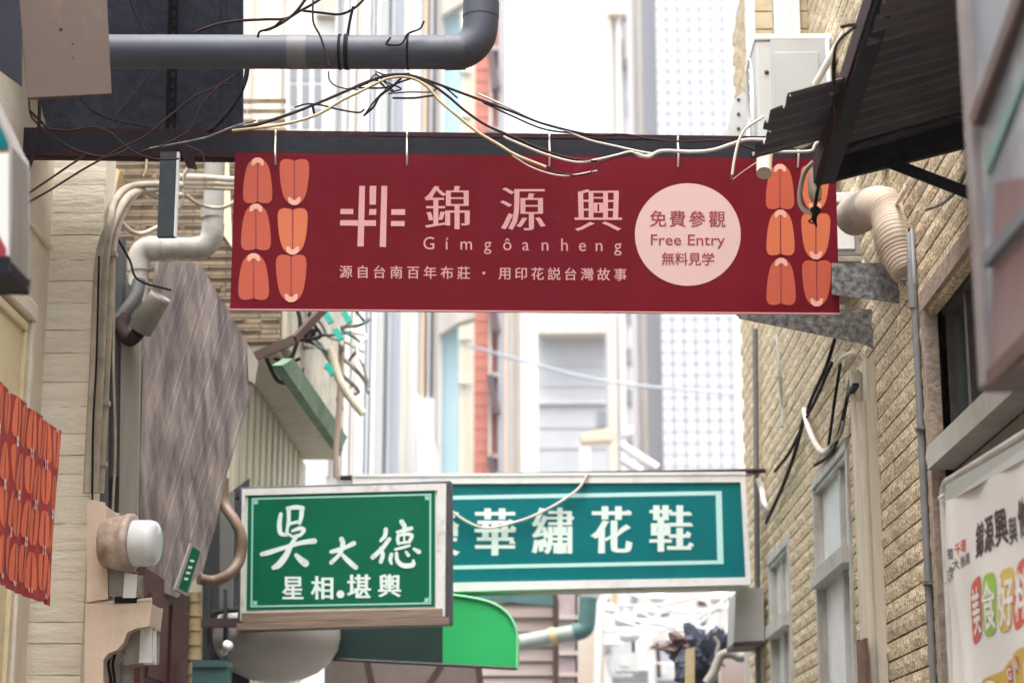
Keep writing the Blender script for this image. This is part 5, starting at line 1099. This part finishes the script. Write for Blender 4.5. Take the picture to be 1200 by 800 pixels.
# ================================================================== LOW SHED AND CLUTTER BELOW THE SIGNS
YS = 20
sh = thing('siding_shed', P(650, 800, YS), 'low shed of brown horizontal siding behind the green awning', 'shed')
for k in range(8):
    y0 = 690+k*17; part('siding_board', MB().prism([P(x, y, YS+(.03 if i < 2 else 0)) for i, (x, y) in enumerate(((540, y0), (656, y0), (656, y0+16), (540, y0+16)))], (0, .03, 0)), mat('pinkish brown siding', (.30, .235, .215), (.40, .33, .30), 3, .7, stretch=(.4, 1, 3)), sh)
part('gap', MB().prism([P(x, y, YS+.08) for x, y in ((540, 690), (660, 690), (660, 830), (540, 830))], (0, .1, 0)), cable, sh)  # black sheet behind the boards, painting the darkness between them
part('teal_fascia', MB().prism([P(x, y, YS-.2) for x, y in ((560, 697), (648, 694), (648, 709), (560, 702))], (0, .1, 0)), teald, sh)
for a, c, m in ((648, 654, brown), (655, 674, mat('dusty pink post', (.40, .33, .34), (.3, .24, .24), 6, .8)), (674, 677, dm)): part('post', MB().prism([P(x, y, YS-.1) for x, y in ((a, 695), (c, 695), (c, 840), (a, 840))], (0, .1, 0)), m, sh)
for yy in (720, 741, 762, 787): part('rung', MB().prism([P(x, y, YS-.14) for x, y in ((655, yy), (677, yy), (677, yy+5), (655, yy+5))], (0, .04, 0)), mat('bleached rung', (.5, .42, .4)), sh)
tpipe = thing('teal_pipe', P(690, 760, 19), 'faded teal drain pipe bending upward beside the siding shed', 'pipe')
part('straight_pipe', MB().cyl(P(590, 756, 19.3), P(676, 740, 19.3), .075, 16), tealp, tpipe); part('elbow', MB().tube([P(672, 741, 19.3), P(685, 736, 19.3), P(688, 722, 19.3), P(689, 700, 19.3)], .085, 16), teald, tpipe)
part('coupling', MB().cyl(P(644, 746, 19.3), P(652, 744.5, 19.3), .085, 16), tanm, tpipe)
solo('teal_hopper', MB().prism([P(x, y, 19.5) for x, y in ((676, 688), (706, 688), (700, 702), (692, 708), (682, 700))], (0, .4, 0)), tealp, 'pale teal hopper head at the top of the teal pipe', 'hopper')
cw = thing('cream_column', P(695, 800, 21), 'cream plaster column right of the teal pipe', 'column')
part('shaft', MB().prism([P(x, y, 21) for x, y in ((677, 690), (708, 690), (708, 850), (677, 850))], (0, .5, 0)), mat('dusty cream plaster', (.50, .42, .34), (.58, .51, .43), 2, .8), cw); part('edge_strip', MB().prism([P(x, y, 20.97) for x, y in ((698, 690), (708, 690), (702, 850), (694, 850))], (0, .03, 0)), wc, cw)
rc = random.Random(4)
ends = fb('far_building', 'hazy low building front seen under the teal sign', 58, 650, 900, 640, mat('hazy pale front', (.62, .61, .60), (.72, .71, .70), .8, .8), 3)
for k in range(12): x = rc.uniform(705, 850); y = rc.uniform(690, 780); band(ends, 58, x, x+rc.uniform(5, 14), y, y+rc.uniform(8, 24), rc.choice([gray2, gg, tp, lbv]), 'window', .15)
for lab, x0, y0, x1, y1, Y, m in (
    ('round white shop lamp beside the cream column', 0, 0, 0, 0, 0, None),):
    b = MB(); c = P(715, 714, 26); b.lathe(c-V((0, 0, .07)), (0, 0, 1), [(0, 0), (.01, .05), (.04, .075), (.08, .082), (.12, .07), (.15, .04), (.155, 0)], 16); solo('globe_lamp', b, whitep, lab, 'lamp')
signs = (('white rounded shop sign just right of the cream column', 708, 724, 736, 737, 27, whitep), ('second white sign lower beside the cream column', 708, 740, 728, 752, 28, whitep), ('pale sign in the middle of the hazy alley clutter', 745, 712, 772, 730, 33, whitep), ('tall pale pinkish sign in the hazy alley', 786, 697, 815, 742, 36, mat('blush sign', (.72, .62, .57))),
         ('cream square sign under the right part of the teal sign', 842, 693, 860, 712, 30, mat('cream sign', (.70, .66, .58))), ('slim white upright sign in the far clutter', 747, 735, 760, 782, 31, whitep), ('small yellow sign in the far clutter', 752, 706, 762, 712, 30, mat('faded yellow sign', (.65, .60, .36))),
         ('blue grey square sign low in the far clutter', 772, 752, 792, 775, 32, bgr), ('pale grey sign left of the dark bundle', 720, 750, 740, 790, 34, mat('pale grey sign', (.52, .54, .55))))
for lab, x0, y0, x1, y1, Y, m in signs:
    t = thing('shop_sign', P((x0+x1)/2, y1, Y), lab, 'sign', 'small signs far down the alley')
    part('box', MB().prism([P(x, y, Y) for x, y in ((x0, y1), (x1, y1), (x1, y0), (x0, y0))], (0, .25, 0)), m, t, bevel=.03); part('hanger', MB().cyl(P(x1, (y0+y1)/2, Y+.1), P(x1+14, (y0+y1)/2-2, Y+.1), .03, 6), dm, t)
dbn = thing('dark_bundle', P(825, 800, 15.5), 'dark navy cloth covered bundle with cables near the bottom of the alley', 'bundle')
def blobmesh(cx, cy, Y, rx, ry, seed, amp=.25):
    r = random.Random(seed); c = P(cx, cy, Y); sx, sz = rx/2333*Y, ry/2333*Y; ph_ = [r.uniform(0, 6.28) for _ in range(6)]
    def fn(u, v):
        a, b_ = u*2*math.pi, (v-.5)*math.pi; q = V((math.cos(a)*math.cos(b_), math.sin(a)*math.cos(b_), math.sin(b_))); k = 1+amp*1.6*(mnoise.noise(q*1.7+V((seed, 0, 0)))+.6*mnoise.noise(q*4.1+V((0, seed, 0)))+.3*abs(mnoise.noise(q*9)))
        return c+V((math.cos(a)*math.cos(b_)*sx*k, math.sin(a)*math.cos(b_)*sx*.8*k, math.sin(b_)*sz*k))
    return MB().sheet(fn, 40, 24)
part('cover', blobmesh(828, 775, 15.6, 26, 34, 2, .5), mat('navy tarpaulin', (.03, .04, .065), (.06, .07, .1), 7, .6), dbn)
part('cover', blobmesh(802, 757, 15.8, 20, 12, 5, .6), mat('dusty brown cloth', (.14, .09, .09), (.2, .14, .14), 7, .8), dbn)
part('cable', MB().tube([P(828, 800, 15), P(836, 788, 15), P(845, 768, 15), P(858, 766, 15), P(868, 770, 15), P(880, 762, 15)], .035, 8), pvcpale, dbn)
part('cable', MB().tube([P(836, 745, 15.1), P(842, 755, 15.1), P(840, 768, 15.1), P(850, 780, 15.1)], .015, 6), pvcpale, dbn)
solo('wooden_post', MB().prism([P(x, y, 15.2) for x, y in ((804, 760), (814, 758), (814, 860), (803, 860))], (0, .08, 0)), tanm, 'tan wooden post in front of the dark navy bundle', 'post')
solo('white_post', MB().prism([P(x, y, 14.6) for x, y in ((873, 757), (880, 757), (881, 860), (874, 860))], (0, .06, 0)), pw, 'white post under the blank grey box sign', 'post')
solo('pink_box', MB().prism([P(x, y, 15.2) for x, y in ((848, 770), (868, 768), (872, 798), (850, 802))], (0, .2, 0)), mat('pale pink plastic', (.6, .5, .48), rough=.4), 'pale pink plastic box low beside the white post', 'box', bevel=.03)
tc_ = thing('far_cables', P(760, 700, 24), 'faint cables crisscrossing in the hazy clutter under the teal sign', 'cables')
for k in range(6):
    x, y = rc.uniform(705, 770), rc.uniform(690, 790); x2 = x+rc.uniform(60, 140)
    part('cable', MB().tube([P(x, y, 24), P((x+x2)/2, y+rc.uniform(-5, 25), 24), P(x2, y+rc.uniform(-30, 20), 24)], rc.uniform(.008, .018), 5), rc.choice([whitep, bgr, gg, brown]), tc_)
for k, (x, y, lab) in enumerate(((735, 775, 'white unit low at the left of the far clutter'), (868, 715, 'grey white unit high beside the blank grey box'), (780, 785, 'pale unit beside the tan wooden post'))):
    Y = 23+3*k; t = thing('far_air_conditioner', P(x, y+10, Y), lab, 'air conditioner', 'outdoor air conditioning units')
    part('casing', MB().prism([P(a, b_, Y) for a, b_ in ((x-12, y+9), (x+12, y+9), (x+12, y-9), (x-12, y-9))], (0, .3, 0)), acm, t, bevel=.02); part('fan_grille', MB().prism([P(a, b_, Y-.01) for a, b_ in ((x-8, y+5), (x+2, y+5), (x+2, y-5), (x-8, y-5))], (0, .008, 0)), gg, t)

pk = thing('pipe_rack', P(790, 800, 27), 'crowd of pale pipes and boards in the hazy alley end below the teal sign', 'pipes')
rk = random.Random(31)
blush = mat('blush board', (.62, .50, .44), (.7, .6, .54), 4, .8)
for k in range(34):
    x, y = rk.uniform(712, 858), rk.uniform(692, 770); Y = rk.uniform(24, 38); h = rk.uniform(12, 60); lean = rk.uniform(-14, 14) if k % 3 == 0 else rk.uniform(-2, 2)
    if k % 4 == 1: part('board', MB().prism([P(x, y, Y), P(x+rk.uniform(7, 18), y+1, Y), P(x+rk.uniform(7, 18), y+h*.5, Y), P(x, y+h*.5, Y)], (0, .08, 0)), rk.choice([whitep, blush, acm, gg, bgr, tp, brown, blush]), pk)
    else: part('pipe', MB().tube([P(x, y, Y), P(x+lean*.5, y+h*.5, Y), P(x+lean, y+h, Y)], rk.uniform(.012, .05), 7, 2), rk.choice([whitep, acm, gg, dm, bgr, brown, tanm, cablew, whitep]), pk)
for k, (x0, y0, x1, y1) in enumerate(((718, 752, 760, 800), (770, 768, 812, 812), (846, 752, 862, 800))): part('dark_panel', MB().prism([P(x, y, 36) for x, y in ((x0, y1), (x1, y1), (x1, y0+4), (x0, y0))], (0, .2, 0)), mat('dusty slate panel', (.15, .15, .17), (.28, .27, .28), 2, .8), pk)
for (x, y, Y) in ((721, 726, 25), (745, 716, 25), (832, 700, 27), (760, 700, 28), (727, 744, 25.5)):
    part('white_cap', MB().lathe(P(x, y, Y), (1, -.3, 0), [(0, 0), (0, .07), (.05, .085), (.2, .08), (.25, .05), (.26, 0)], 14), whitep, pk)
# ================================================================== THE AIR
hb_ = MB().box(-302, -52, -1, 302, 902, 75)
hzo = solo('haze', hb_, None, 'thin pale haze filling the alley', 'haze', kind='stuff')
hm = bpy.data.materials.new('haze air'); hm.use_nodes = True; hn = hm.node_tree; hn.nodes.clear()
pv = hn.nodes.new('ShaderNodeVolumePrincipled'); pv.inputs['Color'].default_value = (.97, .98, 1, 1); pv.inputs['Density'].default_value = .0009; pv.inputs['Anisotropy'].default_value = .2
om = hn.nodes.new('ShaderNodeOutputMaterial'); hn.links.new(pv.outputs[0], om.inputs['Volume']); hzo.data.materials.append(hm)
